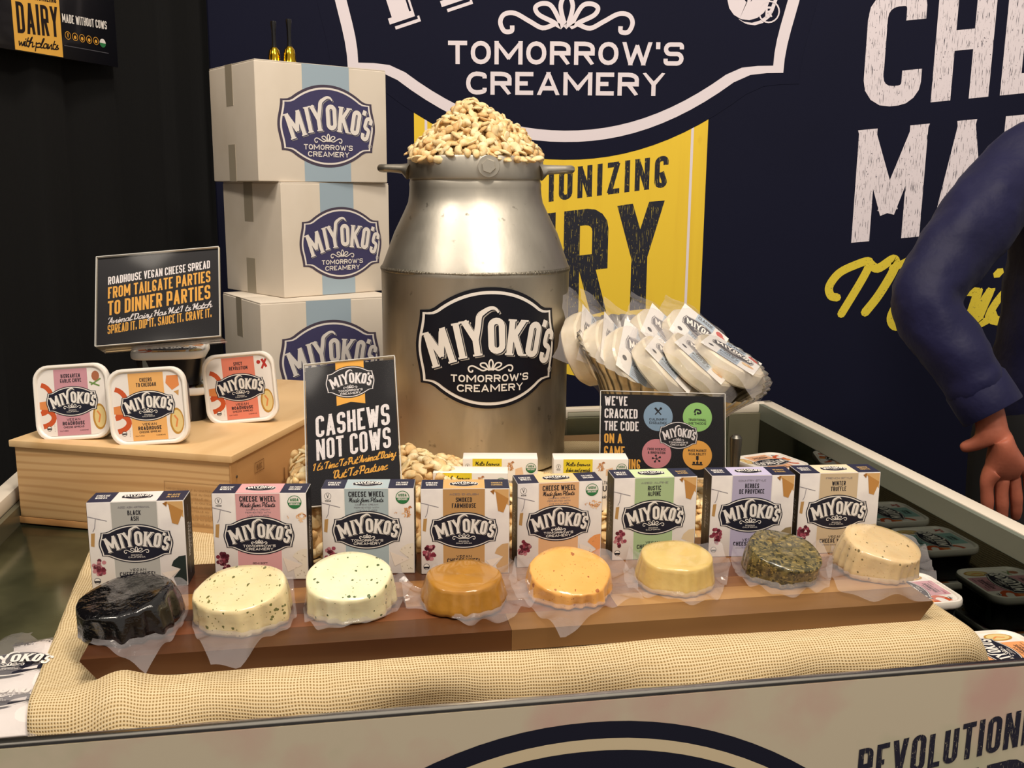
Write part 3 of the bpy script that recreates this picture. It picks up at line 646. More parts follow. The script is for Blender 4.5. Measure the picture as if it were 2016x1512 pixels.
lathe('weld_seam', [(RB+.0005, zs+z0-.005), (RB+.0024, zs+z0-.003), (RB+.0026, zs+z0), (RB, zs+z0+.003)], mat('weld', '#8f897c', .45, 1, bump=(220, .8, .003)), can, 96)
lathe('neck_band', [(RN-.003, zr0+z0), (RN+.002, zr0+z0+.001), (RN+.003, zr0+z0+.004), (RN+.003, zr1+z0-.003), (RN+.0015, zr1+z0), (RN-.005, zr1+z0), (RN-.006, zr1+z0-.03)], alu, can, 96, ang=.9)
hz = (canz(331, RN)+z0)
for sg in (-1, 1):
    x0 = sg*(RN+.001); L = .044 if sg < 0 else .047
    pts = [(x0-sg*.004, -.030, hz-.004), (x0+sg*.008, -.026, hz), (x0+sg*L*.75, -.023, hz+.001), (x0+sg*L, -.012, hz+.001), (x0+sg*L, .012, hz+.001), (x0+sg*L*.75, .023, hz+.001), (x0+sg*.008, .026, hz), (x0-sg*.004, .03, hz-.004)]
    tube('handle', pts, [.014, .0075, .006, .0065, .0065, .006, .0075, .014], alu, can, 12)
yb = -(RN+.002); bxx = (967-936)/FPX*1.55
bm = bmesh.new(); mw = Matrix.Translation((bxx, yb-.0005, hz+.003)) @ Matrix.Rotation(PI/2, 4, 'X')
bmesh.ops.create_cone(bm, cap_ends=True, segments=20, radius1=.017, radius2=.0165, depth=.012, matrix=mw); bmobj('bolt_boss', bm, alu, can, True)
bm = bmesh.new(); mw = Matrix.Translation((bxx, yb-.0085, hz+.003)) @ Matrix.Rotation(PI/2, 4, 'X') @ Matrix.Rotation(.2, 4, 'Z')
bmesh.ops.create_cone(bm, cap_ends=True, segments=6, radius1=.0115, radius2=.0105, depth=.008, matrix=mw); bmobj('hex_bolt', bm, alu, can, False)
# sticker wrapped round the can
a = Art(.0004, .006); hw = .1215; lp = ony(966, 700, CY-RB+.01); dth = math.asin((lp.x-CX)/RB)
zl = ony(966, 686, CY-RB+.003).z+z0
a.logo(0, 0, hw, .775, ML, 1, 'tomorrow', rings=[(ink('sticker_edge', '#17171f', .35), 0), (WHITE, .045), (ink('sticker_navy', '#14151f', .35), .085)], reg=True)
for nm in ('ink_sticker_edge', 'ink_sticker_navy'): MATS[nm].node_tree.nodes['Principled BSDF'].inputs['Specular IOR Level'].default_value = .3
def wrap(u, v, w):
    q = u/(RB+.001)+dth; r = RB+.0022+w; return (r*math.sin(q), -r*math.cos(q), zl+v)
a.build('emblem_sticker', can, wrap)
# ================================================================== cashews
def nut_mesh(name, kind, seed):
    R = random.Random(seed); V = []; F = []; n = 7; m = 8
    for i in range(m+1):
        t = i/m; ang = -1.2+2.4*t; rad = .0078; cx = rad*math.cos(ang); cy = rad*math.sin(ang)
        w = (.0066+.0012*math.cos(t*PI*1.0))*math.sin(PI*(.06+.88*t))**.45
        d = Vector((math.cos(ang), math.sin(ang), 0))
        for k in range(n):
            q = 2*PI*k/n; h = math.sin(q)*w*.85
            if kind == 'half': h *= .12 if h < 0 else .75
            if kind == 'half': w_ = 1.18
            else: w_ = 1
            V.append(Vector((cx, cy, 0))+d*math.cos(q)*w*w_*(1 if math.cos(q) > 0 else .8)+Vector((0, 0, h)))
    for i in range(m):
        for k in range(n):
            k2 = (k+1) % n; F.append((i*n+k, i*n+k2, (i+1)*n+k2, (i+1)*n+k))
    F.append(tuple(range(n))[::-1]); F.append(tuple(range(m*n, m*n+n)))
    if kind == 'piece':
        V = [Vector((v.x*.95, v.y*.6, v.z)) for v in V]
    V = [v-Vector((.005, 0, 0)) for v in V]
    me = bpy.data.meshes.new(name); me.from_pydata(V, [], F); me.polygons.foreach_set('use_smooth', [True]*len(F)); me.update(); return me
NUTM = [mat('cashew_'+n, c, .5, sss=.12, spec=.35, vary=[(c2, 90, .45, .65), (c3, 260, .62, .72)]) for n, c, c2, c3 in (('pale', '#ecd3a2', '#e0bd84', '#c99a5e'), ('cream', '#f3dfb4', '#e6c992', '#d1a468'), ('tan', '#e3c08a', '#d4a86c', '#b98550'))]
NK = []
for i, (k, m) in enumerate((('whole', 0), ('half', 1), ('whole', 1), ('half', 0), ('piece', 2), ('half', 2))):
    me = nut_mesh('cashew', k, i); me.materials.append(NUTM[m]); NK.append(me)
def heap(points, nvis, label, group, stuffname, stufflabel):
    """points sorted: the first nvis become single nuts, the others one object"""
    R = random.Random(7)
    def M(p, nrm):
        q = Vector(nrm).to_track_quat('Z', 'Y').to_matrix().to_4x4()
        tilt = Matrix.Rotation(R.uniform(-.65, .65), 4, 'X') @ Matrix.Rotation(R.uniform(-.65, .65), 4, 'Y')
        return Matrix.Translation(p) @ q @ tilt @ Matrix.Rotation(R.uniform(0, 2*PI), 4, 'Z') @ Matrix.Rotation(PI if R.random() < .3 else 0, 4, 'X') @ Matrix.Scale(R.uniform(.85, 1.12), 4)
    V = []; F = []; MI = []; mats = NUTM
    for i, (p, nrm) in enumerate(points):
        me = NK[R.choice((0, 1, 1, 2, 3, 3, 4, 5, 5))]; mw = M(p, nrm)
        if i < nvis:
            o = link('cashew', me); o.matrix_world = mw; prop(o, label, 'nut', group)
        else:
            b = len(V); V += [mw @ v.co for v in me.vertices]; F += [tuple(b+x for x in pl.vertices) for pl in me.polygons]; MI += [mats.index(me.materials[0])]*len(me.polygons)
    o = meshobj(stuffname, V, F, mats, None, mi=MI, smooth=True); prop(o, stufflabel, 'nuts', None, 'stuff'); return o
def scatter(f, region, r, n, seed, layers=((0, 1),)):
    """dart throwing on the surface z=f(x,y)"""
    R = random.Random(seed); pts = []; cell = {}
    tries = 0
    while tries < n*30 and len(pts) < n:
        tries += 1; p = region(R)
        if p is None: continue
        z = f(*p)
        if z is None: continue
        P = Vector((p[0], p[1], z)); key = (int(P.x/r), int(P.y/r), int(P.z/r)); ok = True
        for dx in (-1, 0, 1):
            for dy in (-1, 0, 1):
                for dz in (-1, 0, 1):
                    for q in cell.get((key[0]+dx, key[1]+dy, key[2]+dz), ()):
                        if (q-P).length < r: ok = False; break
                    if not ok: break
                if not ok: break
            if not ok: break
        if not ok: continue
        cell.setdefault(key, []).append(P); pts.append(P)
    e = .004; out = []
    for P in pts:
        try: nx = -(f(P.x+e, P.y)-f(P.x-e, P.y))/(2*e); ny = -(f(P.x, P.y+e)-f(P.x, P.y-e))/(2*e)
        except TypeError: nx = ny = 0
        out.append((P, Vector((nx, ny, 1)).normalized()))
    return out
# heap on the can
zc0 = zr1+.002; HT = .082
def fcan(x, y):
    dx, dy = x-CX+.002, y-CY; d = math.hypot(dx, dy*1.02)/(RN+.001)
    if d > 1.15: return None
    d = min(d, 1.0); k = (1-d**1.65)
    h = HT*k+.006*math.sin(x*60)*math.sin(y*47)*min(1, (1-d)*4); return zc0+max(0, h)
def rcan(R):
    q = R.uniform(0, 2*PI); d = (RN+.001)*math.sqrt(R.random()); return (CX+d*math.cos(q), CY+d*math.sin(q))
pc = scatter(fcan, rcan, .0105, 620, 3)
core = []
for i in range(28):
    for k in range(48): core.append(None)
pf = [p for p in pc if p[0].y < CY+.03]; pbk = [p for p in pc if p[0].y >= CY+.03]
pf.sort(key=lambda p: p[0].y)
inner = scatter(lambda x, y: (fcan(x, y) or 0)-.008 if fcan(x, y) else None, lambda R: (CX+(RN-.008)*math.sqrt(R.random())*math.cos(R.uniform(0, 6.283)), CY+(RN-.008)*math.sqrt(R.random())*math.sin(R.uniform(0, 6.283))), .010, 420, 5)
heap(pf[:110]+pf[110:]+pbk+inner, 110, 'cashew nut lying on the heap on top of the milk can', 'cashews heaped on the milk can', 'cashew_heap', 'mound of pale split cashews piled on top of the milk can')
bm = bmesh.new(); bmesh.ops.create_grid(bm, x_segments=30, y_segments=30, size=RN-.002)
bmesh.ops.delete(bm, geom=[v for v in bm.verts if math.hypot(v.co.x, v.co.y) > RN-.003], context='VERTS')
for v in bm.verts: v.co = Vector((v.co.x+CX, v.co.y+CY, (fcan(v.co.x+CX, v.co.y+CY) or zc0)-.013))
o = bmobj('cashew_core', bm, NUTM[2], None, True); o.parent = bpy.data.objects['cashew_heap']
# heap on the cloth behind the cartons
HB = ((-.33, 1.19), (.34, 1.32))
def fboard(x, y):
    s = x*E1.x+y*E1.y; t = x*E2.x+y*E2.y; lo = 1.128
    if s < -.30 or s > .60 or t < lo: return None
    edge = min(1, (t-lo)/.075); back = min(1, max(0, (1.50-t)/.07)); side = 1
    top = .100 if s < .10 else .100-.070*min(1, (s-.10)/.22)
    if s > .30: top = .030+.01*math.sin(s*20)
    top *= 1 if t < 1.30 else max(.32, 1-(t-1.30)/.16)
    h = top*math.sin(edge*PI/2)**.8*math.sin(back*PI/2)*math.sin(min(1, max(0, (x+.236*y)/.018))*PI/2)
    h += .006*math.sin(x*50)*math.sin(y*43)
    return ZB-.018+max(0, h)+.004
def incan(x, y): return math.hypot(x-CX, y-CY) < RB+.008
def x_(p): return p.x+.236*p.y
def rb(R):
    s = R.uniform(-.22, .59); t = 1.13+.33*R.random()**1.4; p = WS(s, t, 0)
    if incan(p.x, p.y): return None
    # keep clear of the crate
    q = Vector((p.x+.365, p.y-1.243)); u = q.x*.9744-q.y*.2249; v = q.x*.2249+q.y*.9744
    if u < .008 or x_(p) < 0: return None
    return (p.x, p.y)
pb = scatter(fboard, rb, .0125, 1500, 11)
def score(p):
    s = p[0].x*E1.x+p[0].y*E1.y; t = p[0].x*E2.x+p[0].y*E2.y; return t+(0 if s < .33 else .06)
pb.sort(key=score)
inner = [(p-Vector((0, 0, .009))+Vector((0, .004, 0)), n) for p, n in scatter(fboard, rb, .013, 700, 13)]
heap(pb+inner, 190, 'pale cashew nut in the pile behind the cheese cartons', 'cashews piled behind the cartons', 'cashew_pile', 'spread of loose pale cashews filling the space behind the cheese cartons')
V = []; F = []; NX, NY = 60, 26; idx = {}
for i in range(NX):
    for j in range(NY):
        s = -.215+.80*i/(NX-1); t = 1.132+.36*j/(NY-1); p = WS(s, t, 0); z = fboard(p.x, p.y)
        q = Vector((p.x+.365, p.y-1.243)); u = q.x*.9744-q.y*.2249
        if z is None or u < .004 or x_(p) < 0: continue
        idx[i, j] = len(V); V.append(Vector((p.x, p.y, max(z-.012, .951))))
for (i, j) in idx:
    if all(k in idx for k in ((i+1, j), (i+1, j+1), (i, j+1))): F.append((idx[i, j], idx[i+1, j], idx[i+1, j+1], idx[i, j+1]))
meshobj('cashew_bed', V, F, NUTM[2], bpy.data.objects['cashew_pile'], smooth=True)
# ================================================================== wine crate
pine = mat('pine', '#cfa978', .5, coat=.05, vary=[('#bb9060', 9, .45, .7, (.18, 1, 1.6)), ('#dcbc90', 5, .5, .7, (.12, 1, 1.2))], bump=(80, .12, .001, (.1, 1, 1)))
def woodrings(m, axis_scale, col2):
    nt = m.node_tree; b = nt.nodes['Principled BSDF']; tc = nt.nodes['Texture Coordinate']; mp = nt.nodes.new('ShaderNodeMapping'); nt.links.new(tc.outputs['Object'], mp.inputs[0]); mp.inputs['Scale'].default_value = axis_scale
    w = nt.nodes.new('ShaderNodeTexWave'); w.wave_type = 'BANDS'; w.bands_direction = 'Z'; w.inputs['Scale'].default_value = 1; w.inputs['Distortion'].default_value = 9; w.inputs['Detail'].default_value = 1.5; w.inputs['Detail Scale'].default_value = .7
    nt.links.new(mp.outputs[0], w.inputs[0]); mr = nt.nodes.new('ShaderNodeMapRange'); mr.inputs['From Min'].default_value = .55; mr.inputs['From Max'].default_value = 1; mr.inputs['To Max'].default_value = .55; nt.links.new(w.outputs['Fac'], mr.inputs['Value'])
    src = b.inputs['Base Color'].links[0].from_socket; mx = nt.nodes.new('ShaderNodeMix'); mx.data_type = 'RGBA'; nt.links.new(src, mx.inputs[6]); mx.inputs[7].default_value = srgb(col2); nt.links.new(mr.outputs[0], mx.inputs[0]); nt.links.new(mx.outputs[2], b.inputs['Base Color'])
woodrings(pine, (3, 3, 26), '#a87c4c')
pine2 = mat('pine_lid', '#dcb887', .45, coat=.08, vary=[('#c39a66', 8, .45, .7, (1.2, .2, 1)), ('#ebd0a4', 5, .5, .7, (1.2, .15, 1))]); pine3 = mat('pine_side', '#bd8f5c', .5, vary=[('#a27445', 9, .42, .7, (1, .2, 1.5))])
cyaw = math.atan2(-.2249, .9744); cr = thing('wine_crate', 'pale pine wine crate with slide lid carrying the spread tubs', 'crate', (-.365, 1.243, .9405), cyaw)
CW, CD, CH = .327, .50, .1195
box('front_panel', -CW+.002, -.002, 0, .014, .010, CH-.010, pine, cr, .001)
box('side_panel', -.012, 0, .0145, CD-.014, .010, CH-.010, pine3, cr, .001); box('side_panel', -CW, -CW+.012, .0145, CD-.014, .010, CH-.010, pine3, cr, .001)
box('corner_post', -.0015, 0.001, -.001, .014, .010, CH-.010, pine3, cr)
box('back_panel', -CW, 0, CD-.014, CD, .010, CH-.010, pine, cr, .001)
box('bottom_plank', -CW-.001, .001, .0, CD, 0, .0095, pine3, cr, .001)
box('lid_plank', -CW-.004, .004, -.004, CD, CH-.0095, CH, pine2, cr, .0015)
for x, y in ((.001, .012), (.001, .30)):
    bm = bmesh.new(); bmesh.ops.create_cone(bm, cap_ends=True, segments=10, radius1=.002, radius2=.0018, depth=.002, matrix=Matrix.Translation((x, y, CH-.032)) @ Matrix.Rotation(PI/2, 4, 'Y')); bmobj('nail', bm, mat('nail', '#6a6a68', .4, .9), cr)
BR = ink('burned', '#7c5530', .7); a = Art(.0002)
a.A = (-1, 0, 0, 0, -1, 0)
a.text('TALBOT', -.205, -.062, .021, BR, 1, cw=.85, sw=.13, gap=.22, al='c')
a.text('CHATEAU', -.205, -.026, .012, BR, 1, cw=.8, sw=.12, gap=.2, al='c')
a.A = (1, 0, 0, 0, 1, 0)
a.stroke([(.062, .078), (.088, .078), (.088, .092), (.062, .092)], .001, BR, 1, True); a.text('BLOC', .075, .081, .008, BR, 1, al='c')
a.build('brand_stamp', cr, lambda u, v, w: (.0015+w, u, v))
a = Art(.0002)
for i in range(9): a.text('MIS EN BOUTEILLE AU CHATEAU BORDEAUX'[:30-(i % 3)*5], -.058, .067-.0058*i, .0026, ink('stamp_faint', '#a5835a', .7), 1, al='c', fit=.075-(i % 3)*.012)
a.stroke([(-.098, .078), (-.018, .078), (-.018, .018), (-.098, .018)], .0006, ink('stamp_faint', '#a5835a', .7), 1, True)
a.build('paper_stamp', cr, lambda u, v, w: (u, -.0004-w, v))
CT = Matrix.Translation((-.365, 1.243, .9405)) @ Matrix.Rotation(cyaw, 4, 'Z')
ZC = .9405+CH
# ================================================================== spread tubs
plast = mat('white_plastic', '#f0e9e0', .35, sss=.05, coat=.1); TDK = mat('tub_dark', '#17181f', .35)
def rrect(w, h, r, n=6):
    out = []
    for cx, cy, a0 in ((w/2-r, h/2-r, 0), (-w/2+r, h/2-r, PI/2), (-w/2+r, -h/2+r, PI), (w/2-r, -h/2+r, 1.5*PI)):
        for k in range(n+1): out.append((cx+r*math.cos(a0+k*PI/2/n), cy+r*math.sin(a0+k*PI/2/n)))
    return out
def loft(rings, caps=True):
    V = []; F = []; n = len(rings[0])
    for r in rings: V += [Vector(p) for p in r]
    for i in range(len(rings)-1):
        for k in range(n):
            k2 = (k+1) % n; F.append((i*n+k, i*n+k2, (i+1)*n+k2, (i+1)*n+k))
    if caps: F.append(tuple(range(n))[::-1]); F.append(tuple(range((len(rings)-1)*n, len(rings)*n)))
    return V, F
TW, TH, TZ = .106, .104, .052
def tub_geo(parent, stripe=None, lines=(), kind='spread', lblmat=None, white_body=False, faint=False):
    # lid up, base at z=0
    V, F = loft([[(x, y, z) for x, y in rrect(TW*k, TH*k, .022)] for k, z in ((.78, 0), (.80, .002), (.90, TZ-.010), (.91, TZ-.008))])
    meshobj('tub_body', V, F, plast if white_body else TDK, parent, smooth=True, ang=.7)
    prof = [(.955, TZ-.0115), (.985, TZ-.0105), (1.0, TZ-.008), (1.0, TZ-.003), (.985, TZ-.0005), (.95, TZ), (.925, TZ-.0004), (.91, TZ-.0025), (.90, TZ-.003)]
    V, F = loft([[(x, y, z) for x, y in rrect(TW*k, TH*k, .021)] for k, z in prof]); lid = meshobj('lid', V, F, plast, parent, smooth=True, ang=.9)
    a = Art(.00012); R = rrect(TW*.88, TH*.88, .016); a.poly(R, ink('tub_paper', '#ebe4de'), 0)
    st = ink('tubstripe'+stripe[1:], stripe); a.rect(-.0235, -TH*.438, .0235, TH*.438, st, 1)
    w = TW
    pic = [ink('pretzel', '#c8562c'), ink('pretzel_light', '#dd8a4e'), ink('dip', '#dfc88a')]
    a.stroke([(-.046+.018*math.cos(t), .006+.020*math.sin(t)) for t in [k*.26-1.5 for k in range(12)]], .0065, pic[0], .5)
    a.poly([(-.046, .002), (-.028, .004), (-.028, -.010), (-.046, -.008)], pic[1], .6); a.stroke([(-.046+.019*math.cos(t), -.020+.012*math.sin(t)) for t in [k*.26-1.4 for k in range(12)]], .007, pic[0], .5)
    a.circle(.037, -.022, .0095, ink('bowl', '#b98a3c'), .5, 20, .018); a.circle(.0375, -.022, .0075, pic[2], .8, 20, .015); a.stroke([(.034, -.014), (.038, -.02), (.0355, -.03)], .0022, pic[1], 1.2)
    if kind == 'spread':
        if lines[0][0] == 'S': a.stroke([(.035, .040), (.041, .028)], .0035, ink('chili', '#b3322a'), 1); a.stroke([(.041, .040), (.034, .026)], .003, ink('chili', '#b3322a'), 1.5); a.circle(.030, .036, .003, ink('chili', '#b3322a'), 1, 8)
        elif lines[0][0] == 'C': a.poly([(.028, .040), (.043, .040), (.044, .026), (.034, .020), (.026, .030)], pic[1], 1); a.poly([(.036, .018), (.043, .02), (.042, .012)], ink('crumb', '#c8985c'), 1)
        else: a.circle(.035, .034, .0055, ink('shallot', '#a8684a'), 1, 12, .007); a.stroke([(.028, .022), (.042, .030)], .002, ink('chive', '#6f8f4e'), 1); a.stroke([(.026, .026), (.040, .020)], .002, ink('chive', '#6f8f4e'), 1.4)
    for i, tx in enumerate(lines): a.text(tx, 0, .0335-.0065*i, .0052, TXT, 2, al='c', cw=.44, sw=.2, gap=.12)
    a.logo(0, .001, TW*.345, .57, ML, 2, 'sonoma', rings=[(NAVY, 0), (WHITE, .03), (NAVY, .062)], shadow=not faint)
    a.text('VEGAN', 0, -.0255, .0034, TXT, 2, al='c', cw=1, sw=.18, gap=.2, fit=.019); a.text('ROADHOUSE', 0, -.0315, .005, TXT, 2, al='c', cw=.5, sw=.22, gap=.14, fit=.031); a.text('CHEESE SPREAD', 0, -.0355, .0026, TXT, 2, al='c', cw=1, sw=.18, gap=.2, fit=.029)
    a.text('CULTURED', -.014, -.040, .0015, TXT, 2, al='c', fit=.012); a.text('CASHEWS', .014, -.040, .0015, TXT, 2, al='c', fit=.012)
    a.circle(-.0345, -.035, .0035, TXT, 1, 14); a.circle(-.0345, -.035, .0029, WHITE, 2, 14); a.rect(-.0372, -.0362, -.0318, -.0344, TXT, 3)
    for k in range(5): a.circle(-.027, -.039+.0022*k, .0004, GTX, 1, 5)
    a.build('lid_print', lid, lambda u, v, w: (u, v, TZ-.0027+w))
    b = Art(.0002)
    for sgy in (-1,):
        b.text('CULTURED', 0, .036, .003, WHITE, 1, al='c', fit=.02); b.text('PLANT BASED', 0, .028, .004, WHITE, 1, al='c', fit=.03); b.text('CREAM CHEESE', 0, .020, .004, WHITE, 1, al='c', fit=.03)
        b.rect(-.035, .008, -.022, .048, ink('tub_grey', '#8d9593'), .5)
    b.build('side_print', parent, lambda u, v, w: (u, -TH*(.39+.05*v/TZ)-.0012-w, v))
def tub_upright(px, py, w_, yaw, tilt, stripe, lines, label, roll=0):
    """tub standing on its edge, lid facing the viewer; bottom edge touches the crate lid"""
    p = onz(px, py, ZC)
    mw = Matrix.Translation(p) @ Matrix.Rotation(yaw, 4, 'Z') @ Matrix.Rotation(PI/2-tilt, 4, 'X') @ Matrix.Rotation(roll, 4, 'Z') @ Matrix.Translation((0, TH/2, -TZ))
    t = thing('spread_tub', label, 'tub', mw=mw); tub_geo(t, stripe, lines); return t
tub_upright(146, 866, 0, -.05, .16, '#c9929d', ('BIERGARTEN', 'GARLIC CHIVE'), 'white lidded spread tub with mauve stripe, at the left of the crate', roll=math.radians(4.5))
tub_upright(297, 876, 0, .02, .12, '#e8b06a', ('CHEERS', 'TO CHEDDAH'), 'white lidded spread tub with orange stripe, standing in the middle front of the crate', roll=math.radians(4))
tub_upright(480, 833, 0, .06, .12, '#e0816a', ('SPICY', 'REVOLUTION'), 'white lidded spread tub with coral red stripe, at the right of the crate', roll=math.radians(5))
# two stacked tubs behind
sp = dep(333, 700, 1.475)
for k, (lab, dz) in enumerate((('black spread tub at the bottom of the stack of two behind', 0), ('black spread tub on top of the stack, under the roadhouse sign', TZ+.002))):
    t = thing('spread_tub', lab, 'tub', (sp.x+.006*(1-k), sp.y+.01, ZC+.0005+dz), math.radians(12)); tub_geo(t, '#e8b06a' if k else '#c9929d', ('CHEERS', 'TO CHEDDAH') if k else ('BIERGARTEN', 'GARLIC CHIVE'))
# ================================================================== acrylic sign holders
def clear_sheet():
    m = bpy.data.materials.new('acrylic'); m.use_nodes = True; nt = m.node_tree; nt.nodes.remove(nt.nodes['Principled BSDF']); o = nt.nodes['Material Output']
    t = nt.nodes.new('ShaderNodeBsdfTransparent'); t.inputs[0].default_value = (.97, .97, .97, 1); g = nt.nodes.new('ShaderNodeBsdfGlossy'); g.inputs['Roughness'].default_value = .14; f = nt.nodes.new('ShaderNodeFresnel'); f.inputs[0].default_value = 1.16
    mx = nt.nodes.new('ShaderNodeMixShader'); nt.links.new(f.outputs[0], mx.inputs[0]); nt.links.new(t.outputs[0], mx.inputs[1]); nt.links.new(g.outputs[0], mx.inputs[2]); nt.links.new(mx.outputs[0], o.inputs[0]); return m
acry = clear_sheet(); CARD = mat('sign_card', '#141217', .35, coat=.08, spec=.3, vary=('#19171c', 9, .4, .7))
def sign(corners, label, art, W, bottom=None, foot=.03, name='sign_holder'):
    TL, TR, BR_, BL = corners
    c = (TL+TR+BR_+BL)/4; X = ((TR-TL)+(BR_-BL)).normalized(); Yv = ((TL-BL)+(TR-BR_)); Yv = (Yv-X*Yv.dot(X)).normalized(); N = X.cross(Yv)
    Wd = ((TR-TL).length+(BR_-BL).length)/2; Hh = ((TL-BL).length+(TR-BR_).length)/2
    mw = Matrix((X, Yv, N)).transposed().to_4x4(); mw.translation = c
    t = thing(name, label, 'sign', mw=mw)
    box('card', -Wd/2+.0015, Wd/2-.0015, -Hh/2+.0015, Hh/2-.004, -.0008, 0, CARD, t)
    box('acrylic_front', -Wd/2, Wd/2, -Hh/2, Hh/2, .0012, .0026, acry, t, .0004); box('acrylic_back', -Wd/2, Wd/2, -Hh/2, Hh/2, -.0032, -.0018, acry, t, .0004)
    edge = mat('acrylic_edge', '#d6d4cf', .15, .0, coat=.5)
    box('acrylic_edge', -Wd/2, Wd/2, Hh/2-.0002, Hh/2+.0006, -.003, .0026, edge, t); 
    for sx in (-1, 1): box('acrylic_edge', sx*Wd/2-.0004, sx*Wd/2+.0004, -Hh/2, Hh/2, -.003, .0026, edge, t)
    box('acrylic_edge', -Wd/2, Wd/2, -Hh/2-.0005, -Hh/2+.0003, -.003, .0026, edge, t)
    box('acrylic_foot', -Wd/2, Wd/2, -Hh/2-.0012, -Hh/2+.0004, -.0035-foot, -.0018, acry, t)
    a = Art(.00006); art(a, Wd, Hh); a.build('card_print', t, lambda u, v, w: (u, v, .00005+w)); return t
SGOLD = ink('sign_gold', '#e5a745', .35); SWHITE = ink('sign_white', '#e4dcdc', .35); MS = dict(navy=ink('sign_navy', '#1d1b20', .35), white=SWHITE, shadow=ink('sign_shadow', '#9d9692', .35))
def art_road(a, W, H):
    k = .085
    a.text('ROADHOUSE VEGAN CHEESE SPREAD', -W*.405, H*.175, H*.09, SWHITE, 1, cw=.42, sw=.2, fit=W*.83, skew=k)
    a.text('FROM TAILGATE PARTIES', -W*.405, H*.018, H*.130, SGOLD, 1, cw=.42, sw=.2, fit=W*.84, skew=k)
    a.text('TO DINNER PARTIES', -W*.405, H*-.170, H*.160, SGOLD, 1, cw=.42, sw=.2, fit=W*.84, skew=k)
    a.script('Animal Dairy Has Met Its Match.', -W*.40, H*-.262, H*.070, SWHITE, 1, al='l', fit=W*.84, skew=k, sw=.13)
    a.text('SPREAD IT. DIP IT. SAUCE IT. CRAVE IT.', -W*.405, H*-.375, H*.098, SGOLD, 1, cw=.42, sw=.2, fit=W*.86, skew=k)
sign([dep(182, 507, 1.42), dep(425, 488, 1.42), dep(440, 660, 1.39), dep(197, 682, 1.39)], 'acrylic sign about tailgate parties, on the stacked tubs at left', art_road, .17, foot=.03)
def art_cash(a, W, H):
    a.rect(-W*.155, H*.205, W*.155, H*.495, SGOLD, 1); a.poly([(-W*.155, H*.25), (-W*.155, H*.18), (0, H*.20), (W*.155, H*.18), (W*.155, H*.25)], SGOLD, 1.4)
    a.logo(0, H*.345, W*.265, .66, MS, 2, 'tomorrow', rings=[(MS['navy'], -.04), (SWHITE, 0), (MS['navy'], .035)])
    dw = distress('print_worn_sign', '#e4dcdc', '#4a474e', 260, .62, .66, (9, 1, 1))
    a.text('CASHEWS', -W*.39, -H*.030, H*.150, dw, 1, cw=.44, sw=.19, fit=W*.80, skew=.085)
    a.text('NOT COWS', -W*.39, -H*.190, H*.145, dw, 1, cw=.42, sw=.19, fit=W*.80, skew=.085)
    a.script("It's Time To Put Animal Dairy", -W*.43, -H*.258, H*.050, SGOLD, 1, al='l', fit=W*.88, skew=.085, sw=.13)
    a.script('Out To Pasture.', -W*.22, -H*.325, H*.058, SGOLD, 1, al='l', fit=W*.58, skew=.085, sw=.13)
sign([dep(589, 720, 1.235), dep(772, 702, 1.235), dep(798, 980, 1.175), dep(615, 998, 1.175)], 'upright acrylic sign reading cashews not cows, stuck in the nuts', art_cash, .11)
